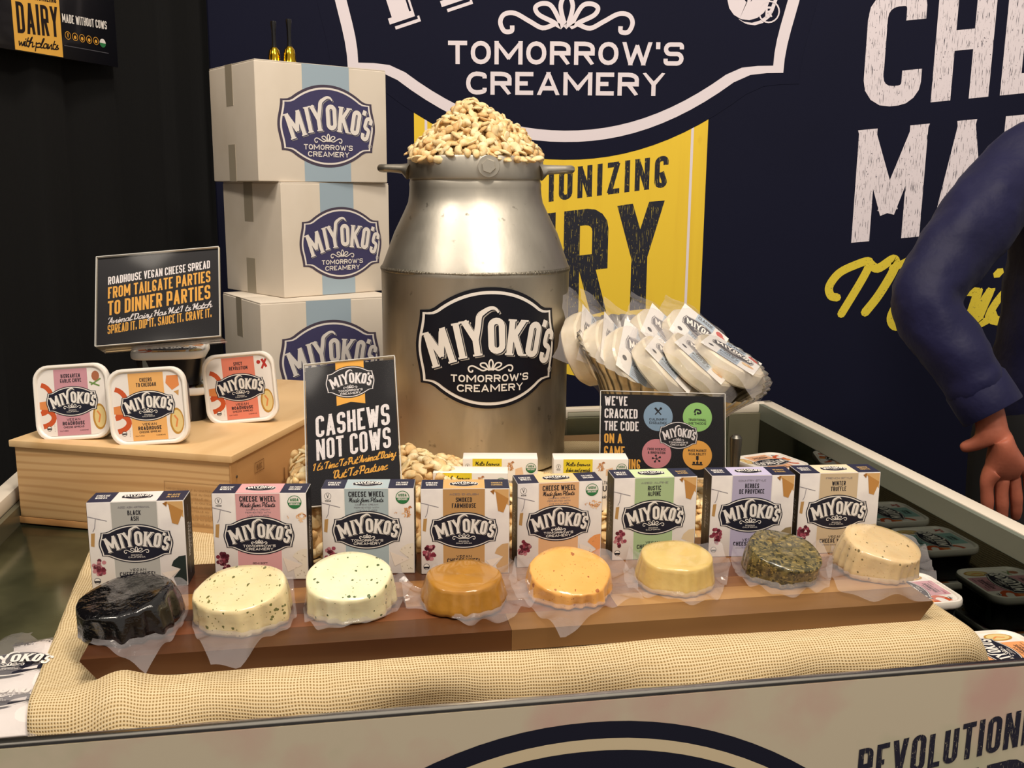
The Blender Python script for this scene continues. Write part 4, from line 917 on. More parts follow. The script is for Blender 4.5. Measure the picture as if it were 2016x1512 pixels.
def art_code(a, W, H):
    for i, tx in enumerate(("WE'VE", 'CRACKED', 'THE CODE', 'ON A', 'GAME', 'CHANGING')):
        a.text(tx, -W*.465, H*(.33-.147*i), H*.112, SWHITE if i < 3 else SGOLD, 1, cw=.40, sw=.18, fit=W*(.185, .265, .275, .145, .165, .295)[i])
    for (x, y, c, l1, l2, ic) in ((-.035, .215, '#7f98b0', 'CULINARY', 'EXCELLENCE', 0), (.28, .22, '#8fbf70', 'TRADITIONAL', 'METHODS', 1), (-.045, -.22, '#c9828a', 'FOOD SCIENCE', '& INNOVATION', 2), (.28, -.225, '#e8a94c', 'MASS MARKET', 'SCALABILITY', 3)):
        X, Y, r = W*x, H*y, W*.117; a.circle(X, Y, r, ink('disc%d' % ic, c, .35), 1, 40); B = MS['navy']
        ty = Y-r*.28 if ic < 2 else Y+r*.22; iy = Y+r*.35 if ic < 2 else Y-r*.35
        a.text(l1, X, ty, r*.17, B, 2, al='c', fit=r*1.25, sw=.2); a.text(l2, X, ty-r*.24, r*.17, B, 2, al='c', fit=r*1.2, sw=.2)
        if ic == 0: a.stroke([(X-r*.2, iy+r*.22), (X+r*.2, iy-r*.22)], r*.08, B, 2); a.stroke([(X+r*.2, iy+r*.22), (X-r*.2, iy-r*.22)], r*.08, B, 2); a.circle(X+r*.18, iy+r*.2, r*.09, B, 2, 8); a.stroke([(X-r*.22, iy+r*.24), (X-r*.02, iy+r*.02)], r*.14, B, 2)
        if ic == 1: a.stroke(catmull([(X-r*.2, iy-r*.05), (X-r*.1, iy+r*.16), (X+r*.15, iy+r*.12), (X+r*.22, iy-r*.06), (X+r*.02, iy-r*.1), (X+r*.05, iy)], 5), r*.12, B, 2); a.circle(X-r*.15, iy-r*.16, r*.07, B, 2, 8)
        if ic == 2:
            for q in range(5): a.stroke([(X, iy), (X+r*.26*math.cos(q*1.256+.5), iy+r*.22*math.sin(q*1.256+.5))], r*.05, B, 2); a.circle(X+r*.26*math.cos(q*1.256+.5), iy+r*.22*math.sin(q*1.256+.5), r*.075, B, 2, 8)
        if ic == 3:
            a.rect(X-r*.09, iy+r*.02, X+r*.09, iy+r*.3, B, 2); a.rect(X-r*.03, iy-r*.1, X+r*.03, iy+r*.05, B, 2); a.rect(X-r*.36, iy-r*.34, X+r*.36, iy-r*.25, B, 2)
            for q in (-1, 0, 1): a.rect(X+q*r*.24-r*.08, iy-r*.24, X+q*r*.24+r*.08, iy-r*.1, B, 2)
    a.logo(W*.128, 0, W*.152, .70, MS, 3, 'tomorrow', rings=[(MS['navy'], -.03), (SWHITE, 0), (MS['navy'], .04)])
sign([dep(1186, 769, 1.36), dep(1432, 777, 1.36), dep(1422, 943, 1.345), dep(1176, 938, 1.345)], 'wide acrylic sign about cracking the code with four coloured discs', art_code, .17)
# ================================================================== butter cartons
def butter(px, py, w, yaw, label, Hh=.070):
    W = 148/FPX*w; p = dep(px, py, w); t = thing('butter_carton', label, 'box', (p.x, p.y, p.z-Hh), yaw)
    box('carton', -W/2, W/2, 0, .03, 0, Hh, mat('butter_card', '#f2ece4', .4), t, .001)
    a = Art(.00012); YB = ink('butter_yellow', '#f0d837'); H = Hh
    a.rect(-W*.37, 0, W*.02, H*.998, YB, 1); vmark(a, -W*.435, H*.86, W*.03, 1); usda(a, W*.41, H*.82, W*.07, 1)
    for i, tx in enumerate(('Melts browns', 'bakes and spreads', 'phenomenally')): a.script(tx, -W*.175, H*(.87-.11*i), H*.075, TXT, 2, fit=W*.32, sw=.12)
    nuts(a, W*.14, H*.85, W*.07, 1, 16, 5); a.poly([(W*.2, H*.8), (W*.29, H*.84), (W*.31, H*.7), (W*.2, H*.68)], CASH[2], 1)
    a.logo(-W*.17, H*.34, W*.24, .66, ML, 2, 'tomorrow', shadow=False)
    a.text('CULTURED VEGAN', W*.28, H*.52, H*.06, TXT, 2, al='c', fit=W*.36); a.text('BUTTER', W*.28, H*.38, H*.12, TXT, 2, al='c', fit=W*.36); a.script('Made from Plants', W*.28, H*.25, H*.07, TXT, 2, fit=W*.34); grapes(a, W*.42, H*.12, W*.05, 1)
    a.build('front_print', t)
butter(985, 903, 1.29, .02, 'white and yellow butter carton standing in front of the milk can, behind the others')
butter(926, 931, 1.235, .0, 'white and yellow butter carton behind the smoked farmhouse carton')
butter(1164, 904, 1.28, .03, 'white and yellow butter carton in front of the cracked the code sign')
# ================================================================== shipping cartons and bells
cw = mat('white_corrugated', '#ded3c4', .75, vary=('#d3c7b6', 5, .45, .7), bump=(200, .03, .001)); blue = ink('carton_blue', '#9fb2c0', .7); tape = mat('clear_tape', '#a39987', .35)
st_ = thing('side_stand', 'black covered stand behind the crate, hidden by it', 'stand', (-.46, 2.25, 0)); box('stand_body', -.25, .28, -.24, .26, 0, .938, curtain, st_, .005)
def carton(corner, yaw, W, D, H, lx, label, lz=.5, lw=.135, band=(.36, .72)):
    t = thing('shipping_carton', label, 'box', corner, yaw)
    # local x along the printed face, y away, corner at origin
    box('carton', 0, W, 0, D, 0, H-.0025, cw, t, .003, 3)
    box('top_flap', .001, W-.001, .001, D/2-.001, H-.0025, H, cw, t, .0008); box('top_flap', .001, W-.001, D/2+.001, D-.001, H-.0025, H, cw, t, .0008)
    for z0, z1 in ((H*.65, H*1.0), (0.0, H*.32)): box('tape_strip', -.0006, .0002, D*.47, D*.62, z0, z1, tape, t)
    a = Art(.0003); a.rect(band[0]*W, .001, band[1]*W, H-.001, blue, 1); a.logo(lx*W, lz*H, lw, .74, MC, 2, 'tomorrow', rings=[(CARTBAND, 0), (CARTWHITE, .05), (CARTNAVY, .085)], reg=True); a.build('printed_face', t)
    return t
P1 = dep(503, 362, 1.985); P2 = dep(558, 595, 2.03); P3 = dep(509, 800, 1.96)
z3 = .939; h = (1.652-.939)/3
carton(Vector((-.503, 1.965, z3)), math.radians(33), .300, .245, h-.0005, .49, 'white shipping carton at the bottom of the stack of three', .47, .112, (.32, .65))
carton(Vector((-.474, 2.055, z3+h)), math.radians(43), .270, .25, h-.0005, .53, 'white shipping carton in the middle of the stack, turned further than the others', .46, .104, (.34, .65))
carton(Vector((-.513, 2.035, z3+2*h)), math.radians(38), .300, .235, h-.0005, .525, 'white shipping carton on top of the stack, under the two bells', .48, .113, (.34, .70))
brass = mat('polished_brass', '#d9b02c', .12, 1); hb = mat('black_lacquer', '#0c0c0e', .2, coat=.5)
ztop = z3+3*h
for px, lab, hh in ((541, 'brass hand bell with black handle, the left one on the cartons', 41), (571, 'brass hand bell with black handle, the right one on the cartons', 37)):
    p = dep(px, 128, 2.12); zt = ony(px, hh, p.y).z; L = zt-ztop; b = thing('hand_bell', lab, 'bell', (p.x, p.y, ztop+.0003)); B = L*.44
    lathe('bell_cup', [(.020, 0), (.0205, .002), (.017, .006), (.0135, B*.35), (.0125, B*.6), (.011, B*.85), (.006, B), (.0001, B+.001)], brass, b, 32)
    lathe('handle', [(.0055, B), (.005, B+.004), (.0042, B+.012), (.0048, L*.8), (.0062, L-.006), (.0055, L-.001), (.0001, L)], hb, b, 20)
    lathe('clapper', [(.0001, .004), (.004, .006), (.004, .012), (.0015, .016), (.001, B-.004)], brass, b, 12)
# ================================================================== vacuum packed cheese wheels
def film_mat():
    m = bpy.data.materials.new('clear_film'); m.use_nodes = True; nt = m.node_tree; b = nt.nodes['Principled BSDF']; o = nt.nodes['Material Output']
    b.inputs['Base Color'].default_value = (.72, .68, .70, 1); b.inputs['Roughness'].default_value = .06; b.inputs['Specular IOR Level'].default_value = 1.0; b.inputs['Coat Weight'].default_value = .6
    t = nt.nodes.new('ShaderNodeBsdfTransparent'); mx = nt.nodes.new('ShaderNodeMixShader')
    tc = nt.nodes.new('ShaderNodeTexCoord'); n = nt.nodes.new('ShaderNodeTexNoise'); n.inputs['Scale'].default_value = 55; n.inputs['Detail'].default_value = 3; nt.links.new(tc.outputs['Object'], n.inputs[0])
    bp = nt.nodes.new('ShaderNodeBump'); bp.inputs['Strength'].default_value = .5; bp.inputs['Distance'].default_value = .004; nt.links.new(n.outputs['Fac'], bp.inputs['Height']); nt.links.new(bp.outputs[0], b.inputs['Normal'])
    mx.inputs[0].default_value = .19; nt.links.new(t.outputs[0], mx.inputs[1]); nt.links.new(b.outputs[0], mx.inputs[2]); nt.links.new(mx.outputs[0], o.inputs[0]); return m
FILM = film_mat()
def cheese_mat(name, col, vary, rough=.32, coat=.75, sss=.15, flecks=None, bumpd=.0012):
    m = mat('cheese_'+name, col, rough, coat=coat, vary=vary, sss=sss, bump=(48, .55, bumpd*1.6))
    if flecks:
        nt = m.node_tree; b = nt.nodes['Principled BSDF']; tc = nt.nodes['Texture Coordinate']
        for c, sc, th_, st in flecks:
            mp = nt.nodes.new('ShaderNodeMapping'); mp.inputs['Scale'].default_value = st; mp.inputs['Rotation'].default_value = (0, 0, .5); nt.links.new(tc.outputs['Object'], mp.inputs[0])
            v = nt.nodes.new('ShaderNodeTexVoronoi'); v.inputs['Scale'].default_value = sc; nt.links.new(mp.outputs[0], v.inputs['Vector'])
            n = nt.nodes.new('ShaderNodeTexNoise'); n.inputs['Scale'].default_value = sc*2.5; nt.links.new(mp.outputs[0], n.inputs['Vector'])
            # irregular fleck: distance + noise below a threshold, only in some cells
            ad = nt.nodes.new('ShaderNodeMath'); ad.operation = 'MULTIPLY_ADD'; ad.inputs[1].default_value = .35; nt.links.new(n.outputs['Fac'], ad.inputs[0]); nt.links.new(v.outputs['Distance'], ad.inputs[2])
            sp = nt.nodes.new('ShaderNodeSeparateColor'); nt.links.new(v.outputs['Color'], sp.inputs[0])
            thn = nt.nodes.new('ShaderNodeMath'); thn.operation = 'MULTIPLY'; thn.inputs[1].default_value = th_; nt.links.new(sp.outputs[0], thn.inputs[0])
            a1 = nt.nodes.new('ShaderNodeMath'); a1.operation = 'ADD'; a1.inputs[1].default_value = .19; nt.links.new(thn.outputs[0], a1.inputs[0])
            lt = nt.nodes.new('ShaderNodeMath'); lt.operation = 'LESS_THAN'; nt.links.new(ad.outputs[0], lt.inputs[0]); nt.links.new(a1.outputs[0], lt.inputs[1])
            mx = nt.nodes.new('ShaderNodeMix'); mx.data_type = 'RGBA'; src = b.inputs['Base Color'].links[0].from_socket
            nt.links.new(src, mx.inputs[6]); mx.inputs[7].default_value = srgb(c); nt.links.new(lt.outputs[0], mx.inputs[0]); nt.links.new(mx.outputs[2], b.inputs['Base Color'])
    return m
CM = [cheese_mat('ash', '#060507', ('#100d12', 30, .5, .8), .13, 1, 0, bumpd=.006),
      cheese_mat('herb', '#ecdcae', ('#e3cf9c', 20, .4, .7), flecks=[('#6f7040', 150, .28, (1, .45, 1)), ('#8c8450', 260, .18, (1, .6, 1))]),
      cheese_mat('chive', '#f4eec8', ('#ebe2b4', 20, .4, .7), flecks=[('#56663c', 130, .26, (1, .8, 1)), ('#8f9a6a', 240, .12, (1, .7, 1))]),
      cheese_mat('smoked', '#b5802e', ('#a06e22', 25, .4, .7)),
      cheese_mat('tomato', '#eeb362', ('#e5a652', 25, .4, .7), .3, .9, flecks=[('#a8622c', 110, .22, (1, .6, 1)), ('#c98a3c', 300, .2, (1, .7, 1))]),
      cheese_mat('alpine', '#dcc07a', ('#d0b066', 25, .4, .7)),
      cheese_mat('herbes', '#6f6238', [('#3f3a20', 160, .42, .6), ('#a08a50', 240, .58, .7)], .3, .9, 0, flecks=[('#2c2a18', 260, .5, (1, .35, 1)), ('#8f7c46', 330, .4, (.4, 1, 1))], bumpd=.004),
      cheese_mat('truffle', '#dcc295', ('#d0b283', 25, .4, .7), flecks=[('#7a6a48', 120, .20, (1, .7, 1)), ('#b79a68', 300, .15, (1, .7, 1))])]
CHS = [  # centre px of the base, base radius, top radius, thickness, tilt x, tilt y, film outline px, label
 ((258, 1232), .049, .046, .031, 6, -7, [(150, 1225), (205, 1205), (240, 1140), (330, 1150), (372, 1175), (372, 1215), (352, 1250), (285, 1322), (232, 1292), (165, 1268)], 'black ash cheese wheel in clear film, at the left end of the board'),
 ((482, 1216), .0485, .0465, .031, 8, -4, [(378, 1245), (383, 1190), (440, 1160), (520, 1150), (578, 1165), (585, 1218), (572, 1240), (470, 1302), (415, 1308)], 'pale cheese wheel dotted with green herbs, in front of the pink striped carton'),
 ((690, 1195), .0465, .0445, .032, 13, 0, [(597, 1205), (610, 1150), (690, 1140), (770, 1148), (815, 1170), (775, 1215), (720, 1232), (625, 1250), (600, 1230)], 'cream white cheese wheel with sparse chives, beside the smoked brown wheel'),
 ((913, 1187), .0455, .040, .030, 3, 0, [(785, 1160), (830, 1170), (870, 1120), (985, 1095), (1010, 1130), (1020, 1165), (1075, 1175), (1000, 1230), (935, 1240), (870, 1215), (800, 1205)], 'glossy smoked brown cheese wheel'),
 ((1120, 1168), .046, .044, .022, 15, 1, [(1000, 1163), (1020, 1115), (1080, 1095), (1200, 1112), (1235, 1135), (1270, 1190), (1200, 1200), (1105, 1258), (1060, 1218)], 'orange cheese wheel with tomato flecks, on a large sheet of film'),
 ((1328, 1147), .0445, .040, .031, 5, 1, [(1225, 1140), (1240, 1100), (1330, 1085), (1420, 1100), (1438, 1135), (1418, 1182), (1400, 1198), (1310, 1188), (1240, 1172)], 'smooth pale yellow cheese wheel, in front of the rustic alpine carton'),
 ((1534, 1132), .0425, .041, .027, 14, 8, [(1436, 1120), (1448, 1075), (1520, 1060), (1600, 1085), (1640, 1120), (1632, 1165), (1570, 1180), (1520, 1180), (1462, 1150)], 'dark cheese wheel coated in dried green herbs'),
 ((1722, 1122), .0465, .043, .031, 11, 9, [(1625, 1130), (1640, 1075), (1700, 1065), (1800, 1080), (1836, 1125), (1862, 1192), (1800, 1186), (1720, 1190), (1650, 1172)], 'beige truffle speckled cheese wheel, at the right end of the board')]
brd_n = Vector((math.sin(YAW), -math.cos(YAW), 0))
def board_front_t(): return 1.02*0+ (bc.x*E2.x+bc.y*E2.y)-.112
BFT = (bc.x*E2.x+bc.y*E2.y)-.112
for i, (pc_, rb_, rt, hh, tx, ty, outl, lab) in enumerate(CHS):
    p = onboard(*pc_); R = random.Random(i+20)
    ph = [R.uniform(0, 6.28) for _ in range(6)]; nl = 17+i
    t = thing('cheese_round', lab, 'cheese', (p.x, p.y, ZB+.001))
    tilt = Matrix.Rotation(math.radians(tx), 4, 'X') @ Matrix.Rotation(math.radians(ty), 4, 'Y')
    prof = [(.0001, 0), (rb_*.9, 0), (rb_*.98, .0015), (rb_*1.0, .005), (rb_*.985, hh*.3), ((rb_+rt)/2, hh*.55), (rt*1.005, hh*.85), (rt*.985, hh*.955), (rt*.95, hh), (rt*.8, hh+.0006), (rt*.5, hh+.001), (rt*.25, hh+.0008), (.0001, hh+.0006)]
    amp = (.0030, .0016, .0014, .0012, .0022, .0010, .0016, .0018)[i]
    def mod(k, a, r, z):
        f = math.sin(min(1, max(0, 1-z/hh))*PI*.62) if 0 < k < 8 else 0
        rr = r+f*(amp*math.sin(a*nl+ph[0])*(.6+.4*math.sin(a*3+ph[1]))+amp*.9*math.sin(a*7+ph[2]))+(.0006*math.sin(a*5+ph[3]) if r > .01 else 0)
        zz = z+(.0008*math.sin(a*3+ph[4])*(r/rt) if k >= 8 else 0)
        # keep the tilted foot resting on the board: lift follows the tilt only with height
        v = Vector((rr*math.cos(a), rr*math.sin(a), zz)); w = tilt @ v; k2 = min(1, z/hh); dz = w.z-v.z
        return rr, max(.0, zz+dz*(.25+.75*k2)+.0*k2)+(rb_*math.sin(math.radians(abs(tx)+abs(ty)*.6))*.9*k2 if False else 0)
    V = []; F = []; n = 120
    for k, (r, z) in enumerate(prof):
        for q in range(n):
            a_ = 2*PI*q/n; rr, zz = mod(k, a_, r, z); k2 = min(1, z/hh); off = tilt @ Vector((0, 0, z)); V.append(Vector((rr*math.cos(a_)+off.x*k2, rr*math.sin(a_)+off.y*k2, zz+rt*math.sin(math.radians(tx))*.62*k2)))
    for k in range(len(prof)-1):
        for q in range(n):
            q2 = (q+1) % n; F.append((k*n+q, k*n+q2, (k+1)*n+q2, (k+1)*n+q))
    meshobj('cheese', V, F, CM[i], t, smooth=True, ang=1.2)
    # film sheet: from the wheel foot out to its cut edge
    O = [onboard(*q)-p for q in outl]; ang = [math.atan2(q.y, q.x) for q in O]
    def hit(a_):
        best = rb_*1.03; d = (math.cos(a_), math.sin(a_))
        for k in range(len(O)):
            A, B = O[k], O[(k+1) % len(O)]; ex, ey = B.x-A.x, B.y-A.y; den = d[0]*ey-d[1]*ex
            if abs(den) < 1e-9: continue
            u = (A.x*ey-A.y*ex)/den; v = (A.x*d[1]-A.y*d[0])/den
            if u > 0 and -1e-6 <= v <= 1+1e-6: best = max(best, u)
        return best
    V = []; F = []; n = 144; m = 9
    hits = [hit(2*PI*q/n) for q in range(n)]
    for k in range(m+1):
        for q in range(n):
            a_ = 2*PI*q/n; R1 = hits[q]; R0 = rb_*.985; w = k/m; r = R0+(R1-R0)*w; x, y = r*math.cos(a_), r*math.sin(a_)
            e = (R1-R0)
            z = .0022+.0045*(1-w)**3+w*min(1, e/.02)*(.0028*math.sin(a_*9+ph[1])+.0022*math.sin(a_*15+ph[2]+w*2)+.0024)
            if y > 0: z += w*w*min(e, .03)*.35
            P = p+Vector((x, y, 0)); over = BFT-(P.x*E2.x+P.y*E2.y)
            if over > 0: z -= over*(.15+over*6)
            V.append(Vector((x, y, z)))
    for k in range(m):
        for q in range(n):
            q2 = (q+1) % n
            if hits[q]-rb_ < .0016 and hits[q2]-rb_ < .0016: continue
            F.append((k*n+q, k*n+q2, (k+1)*n+q2, (k+1)*n+q))
    meshobj('film', V, F, FILM, t, smooth=True)
# ================================================================== fluted tin with wrapped cheese rounds
tin_m = mat('tin', '#b9b4aa', .24, 1, vary=('#8f8a80', 30, .45, .7))
tc_ = dep(1322, 712, 1.56)
tt = thing('fluted_tin', 'large fluted metal tart tin tipped towards the viewer and full of wrapped rounds', 'tin', mw=Matrix.Translation(tc_) @ Matrix.Rotation(math.radians(12), 4, 'Y') @ Matrix.Rotation(math.radians(14), 4, 'X'))
NF = 44
def flute(i, a, r, z): return (r*(1+(.028*abs(math.sin(a*NF/2))-.014) if r > .1 and z > -.075 else r), z) if False else (r*(1+(.03*abs(math.sin(a*NF/2))-.015 if z > -.079 else 0)), z)
lathe('tin_shell', [(.0001, -.080), (.092, -.080), (.0945, -.077), (.106, -.055), (.122, -.03), (.136, -.012), (.147, .0), (.154, .010), (.1545, .0115), (.152, .0105), (.145, .001), (.134, -.010), (.120, -.028), (.104, -.053), (.092, -.074), (.0001, -.076)], tin_m, tt, 264, flute)
pail = thing('metal_pail', 'dark metal pail behind the round menu card, holding up the fluted tin', 'pail', (tc_.x-.01, tc_.y+.005, .951))
lathe('pail_body', [(.0001, 0), (.062, 0), (.066, .006), (.078, tc_.z-.951-.11), (.082, tc_.z-.951-.106), (.079, tc_.z-.951-.103), (.074, tc_.z-.951-.108), (.06, .01), (.0001, .008)], mat('dark_steel', '#3a3936', .35, .9), pail, 40)
rod = dep(1447, 905, 1.40); sc = thing('scoop', 'grey steel scoop handle sticking up behind the round menu card', 'scoop', (rod.x, rod.y, .951))
ztip = ony(1447, 856, rod.y).z-.951
lathe('scoop_handle', [(.0001, .0), (.006, .0), (.0065, .02), (.0062, ztip*.6), (.0085, ztip-.012), (.0085, ztip-.004), (.005, ztip), (.0001, ztip)], mat('dull_steel', '#6c6a64', .35, .9), sc, 20)
ivory = mat('wrapped_ivory', '#e9dcc2', .32, coat=.8, sss=.15, vary=('#dccba8', 30, .4, .7), bump=(70, .4, .002))
LBL = ink('pack_label', '#f1ede8', .3); LBB = ink('pack_blue', '#b4c6d6', .3)
def pack(px, py, w, nrm, spin, label, words=True, R_=.061, hh=.032):
    p = dep(px, py, w); N = (cR*nrm[0]+cU*nrm[1]-cF*nrm[2]).normalized(); X = (cR-N*cR.dot(N)).normalized(); X = (Matrix.Rotation(math.radians(spin), 3, N) @ X); Y = N.cross(X)
    mw = Matrix((X, Y, N)).transposed().to_4x4(); mw.translation = p
    t = thing('wrapped_cheese', label, 'cheese', mw=mw); R = random.Random(px)
    f = [R.uniform(0, 6) for _ in range(4)]
    lathe('cheese', [(.0001, -hh), (R_*.86, -hh), (R_*.97, -hh*.85), (R_, -hh*.5), (R_*.99, -.003), (R_*.94, 0), (.0001, .0008)], ivory, t, 60, lambda i, a, r, z: (r*(1+.018*math.sin(a*5+f[0])+.014*math.sin(a*9+f[1])), z))
    # pouch: thin clear sheet lying on the face and sticking out past the round
    V = []; F = []; n = 12; S = R_*1.28; Sy0, Sy1 = -R_*1.22, R_*1.65
    for i in range(n+1):
        for j in range(n+1):
            x = -S+2*S*i/n; y = Sy0+(Sy1-Sy0)*j/n; d = max(0, math.hypot(x, y)-R_*.95); V.append(Vector((x, y, .0022-d*.5+.0035*math.sin(x*90+f[2])*min(1, d*60)+.003*math.sin(y*110+f[3])*min(1, d*60))))
    for i in range(n):
        for j in range(n): k = i*(n+1)+j; F.append((k, k+n+1, k+n+2, k+1))
    meshobj('film', V, F, FILM, t, smooth=True)
    a = Art(.0002); a.rect(-R_*.78, -R_*.85, R_*.78, R_*.9, LBL, 0); a.rect(-R_*.30, -R_*.85, R_*.30, R_*.9, LBB, 1)
    a.text('CLASSIC', 0, R_*.68, R_*.15, TXT, 2, al='c', fit=R_*.5); a.logo(0, R_*.18, R_*.62, .62, ML, 2, 'sonoma', rings=[(NAVY, 0), (WHITE, .03), (NAVY, .06)], shadow=False)
    a.text('FRESH', 0, -R_*.30, R_*.1, TXT, 2, al='c', fit=R_*.4); a.text('MOZZ', 0, -R_*.48, R_*.14, TXT, 2, al='c', fit=R_*.55)
    for k in range(4): a.rect(-R_*.25, -R_*(.56+.06*k), R_*.25, -R_*(.575+.06*k), GTX, 2)
    tm = ink('tomato', '#cf4030', .3); a.circle(R_*.5, R_*.72, R_*.12, tm, 1, 12); a.circle(R_*.62, R_*.62, R_*.09, tm, 1.5, 12)
    a.circle(-R_*.55, -R_*.4, R_*.08, TXT, 1, 12); a.circle(R_*.52, -R_*.25, R_*.18, ink('bread', '#dba35c', .3), 1, 12, R_*.12); a.circle(R_*.45, -R_*.3, R_*.1, ink('bread_light', '#ecc890', .3), 2, 10)
    a.build('face_label', t, lambda u, v, w_: (u, v, .0012+w_))
for q in [(1172, 682, 1.60, (.82, .30, .48), -10, 'wrapped white cheese round at the far left of the tin'),
          (1216, 696, 1.585, (.80, .34, .49), -12, 'wrapped white cheese round, second from the left in the tin'),
          (1376, 660, 1.63, (.50, .62, .60), -26, 'wrapped white cheese round on top of the others, showing orange and red print'),
          (1312, 664, 1.615, (.62, .56, .55), -22, 'wrapped white cheese round leaning at the back middle of the tin'),
          (1262, 708, 1.555, (.64, .42, .64), -16, 'wrapped white cheese round with its whole dark emblem showing, third from the left'),
          (1322, 716, 1.545, (.66, .64, .40), -24, 'wrapped white cheese round at the front middle of the tin'),
          (1384, 706, 1.55, (.60, .71, .37), -26, 'wrapped white cheese round, second from the right in the tin'),
          (1440, 697, 1.58, (.46, .82, .35), -24, 'wrapped white cheese round at the far right of the tin')]: pack(*q)
# ================================================================== tubs in the freezer well on the right
for i, (t_, st_c, ln, word) in enumerate(((.962, '#e8a06a', ('CHEERS', 'TO CHEDDAH'), 'orange striped tub lying flat in the freezer well, nearest the front'), (1.150, '#c9929d', ('BIERGARTEN', 'GARLIC CHIVE'), 'pink striped tub lying flat in the freezer well, beside the truffle wheel'),
        (1.325, '#8fb6b2', ('SONOMA', 'CLASSIC'), 'blue green striped tub lying flat in the freezer well, behind the winter truffle carton'), (1.455, '#8fb6b2', ('SONOMA', 'CLASSIC'), 'tub lying flat in the freezer well, hidden behind the cartons'), (1.605, '#e8b08a', ('ROADHOUSE', 'CLASSIC'), 'apricot striped tub lying flat in the freezer well, farthest back'))):
    zt = .878 if i < 4 else .930
    for k in range(3):
        lab = word if k == 0 else ('%s tub under the %s' % (('second', 'third')[k-1], word))[:90]
        if k: lab = ' '.join((('middle', 'lowest')[k-1]+' of three stacked tubs, under the '+word.replace(' lying flat in the freezer well', '')).split()[:16])
        p = WS(.747-.002*k, t_, zt-TZ-k*(TZ+.0015)); t = thing('spread_tub', lab, 'tub', p, YAW+math.radians(196 if i == 4 else (91 if i % 2 else 89)), 'tubs stacked in the freezer well')
        if k == 0: tub_geo(t, st_c, ln, faint=True)
        else: tub_geo(t, st_c, ln, faint=True)
shelf = fx('well_shelf', .66, .815, .80, 1.82, .56, .895-3*TZ-2*.0015-.0006, mat('black_well', '#0b0b0c'))
# pouches in the front left of the well
for i, (pa, zz, lab) in enumerate((((28, 1325), .925, 'plastic pouch with orange smoked label, upper one left of the burlap'), ((8, 1385), .915, 'plastic pouch with orange smoked label, lower one at the left edge'))):
    p = onz(pa[0], pa[1], zz); t = thing('smoked_pouch', lab, 'pouch', (p.x, p.y, p.z), YAW+.08-.05*i); bm = bmesh.new(); 
    V, F = loft([[(x, y, z+.002*math.sin(x*80)) for x, y in rrect(.11*k, .13*k, .015)] for k, z in ((1.0, 0), (.98, .001), (.8, .010), (.5, .014))]); meshobj('pouch_body', V, F, mat('pouch_white', '#e6dedb', .25, coat=.8, bump=(40, .6, .004)), t, smooth=True)
    a = Art(.0006); a.rect(-.040, .012, .046, .052, ink('pouch_orange', '#dfa66c', .3), 1); a.text('SMOKED', .01, .030, .009, TXT, 2, al='c', cw=.5, shear=.15, fit=.034); a.logo(.002, -.014, .040, .62, ML, 2, 'sonoma', shadow=False)
    a.build('pouch_label', t, lambda u, v, w: (u, v, .0152+w-max(0, abs(v)-.02)*.10-max(0, abs(u)-.02)*.12)); V = []; F = []; n = 10
    for x in range(n+1):
        for y in range(n+1): u, v = -.07+.14*x/n, -.075+.15*y/n; V.append((u, v, .019-.02*(abs(u)/.07)**2-.008*(abs(v)/.075)**2+.003*math.sin(u*120+i)*math.sin(v*90)))
    for x in range(n):
        for y in range(n): k = x*(n+1)+y; F.append((k, k+n+1, k+n+2, k+1))
    meshobj('film', V, F, FILM, t, smooth=True)
ps = thing('front_shelf', 'dark wire shelf in the front left of the freezer, under the pouches', 'shelf', WS(-.34, .86, .56), YAW); box('shelf_body', -.10, .09, -.09, .095, 0, .352, mat('black_well', '#0b0b0c'), ps)
# ================================================================== person at the right
skin = mat('skin', '#a9604a', .5, sss=.15, spec=.35, vary=[('#9a5642', 22, .45, .7)], bump=(160, .25, .0012)); shirtm = mat('navy_shirt', '#12123a', .6, spec=.3, vary=('#0e0f30', 6, .4, .7), bump=(14, .5, .012)); trm = mat('black_trousers', '#0a0a0d', .85)
nt = shirtm.node_tree; shirtm.node_tree.nodes['Principled BSDF'].inputs['Sheen Weight'].default_value = .05
def skin_obj(name, pts, edges, rad, m, parent, root=0, lv=2, flat=None):
    me = bpy.data.meshes.new(name); me.from_pydata([tuple(p) for p in pts], edges, []); o = link(name, me, parent)
    o.modifiers.new('skin', 'SKIN'); o.modifiers['skin'].use_smooth_shade = True; o.modifiers['skin'].branch_smoothing = .4
    me.skin_vertices if hasattr(me, 'skin_vertices') else None
    if not me.skin_vertices: bpy.context.view_layer.update()
    for i, r in enumerate(rad): me.skin_vertices[0].data[i].radius = (r, r) if not isinstance(r, tuple) else r
    for i in range(len(pts)): me.skin_vertices[0].data[i].use_root = (i == root)
    s = o.modifiers.new('sub', 'SUBSURF'); s.levels = lv; s.render_levels = lv; me.materials.append(m); return o
W0 = 1.66
SH = dep(2035, 285, 1.74); EL = dep(1812, 590, 1.66); WR = dep(1948, 800, 1.62); HN = dep(1985, 888, 1.60)
pel = dep(2092, 905, 1.90); pel.z = .98; ch = Vector((pel.x+.02, pel.y+.01, 1.38)); nk = Vector((ch.x+.03, ch.y-.01, 1.57)); hd = Vector((ch.x+.03, ch.y-.02, 1.70))
def fwd(v): return v
rsh = Vector((2*ch.x-SH.x+.03, ch.y+.12, SH.z)); rel = rsh+Vector((.10, .02, -.29)); rwr = rel+Vector((-.05, -.06, -.25)); rhn = rwr+Vector((0, -.01, -.08))
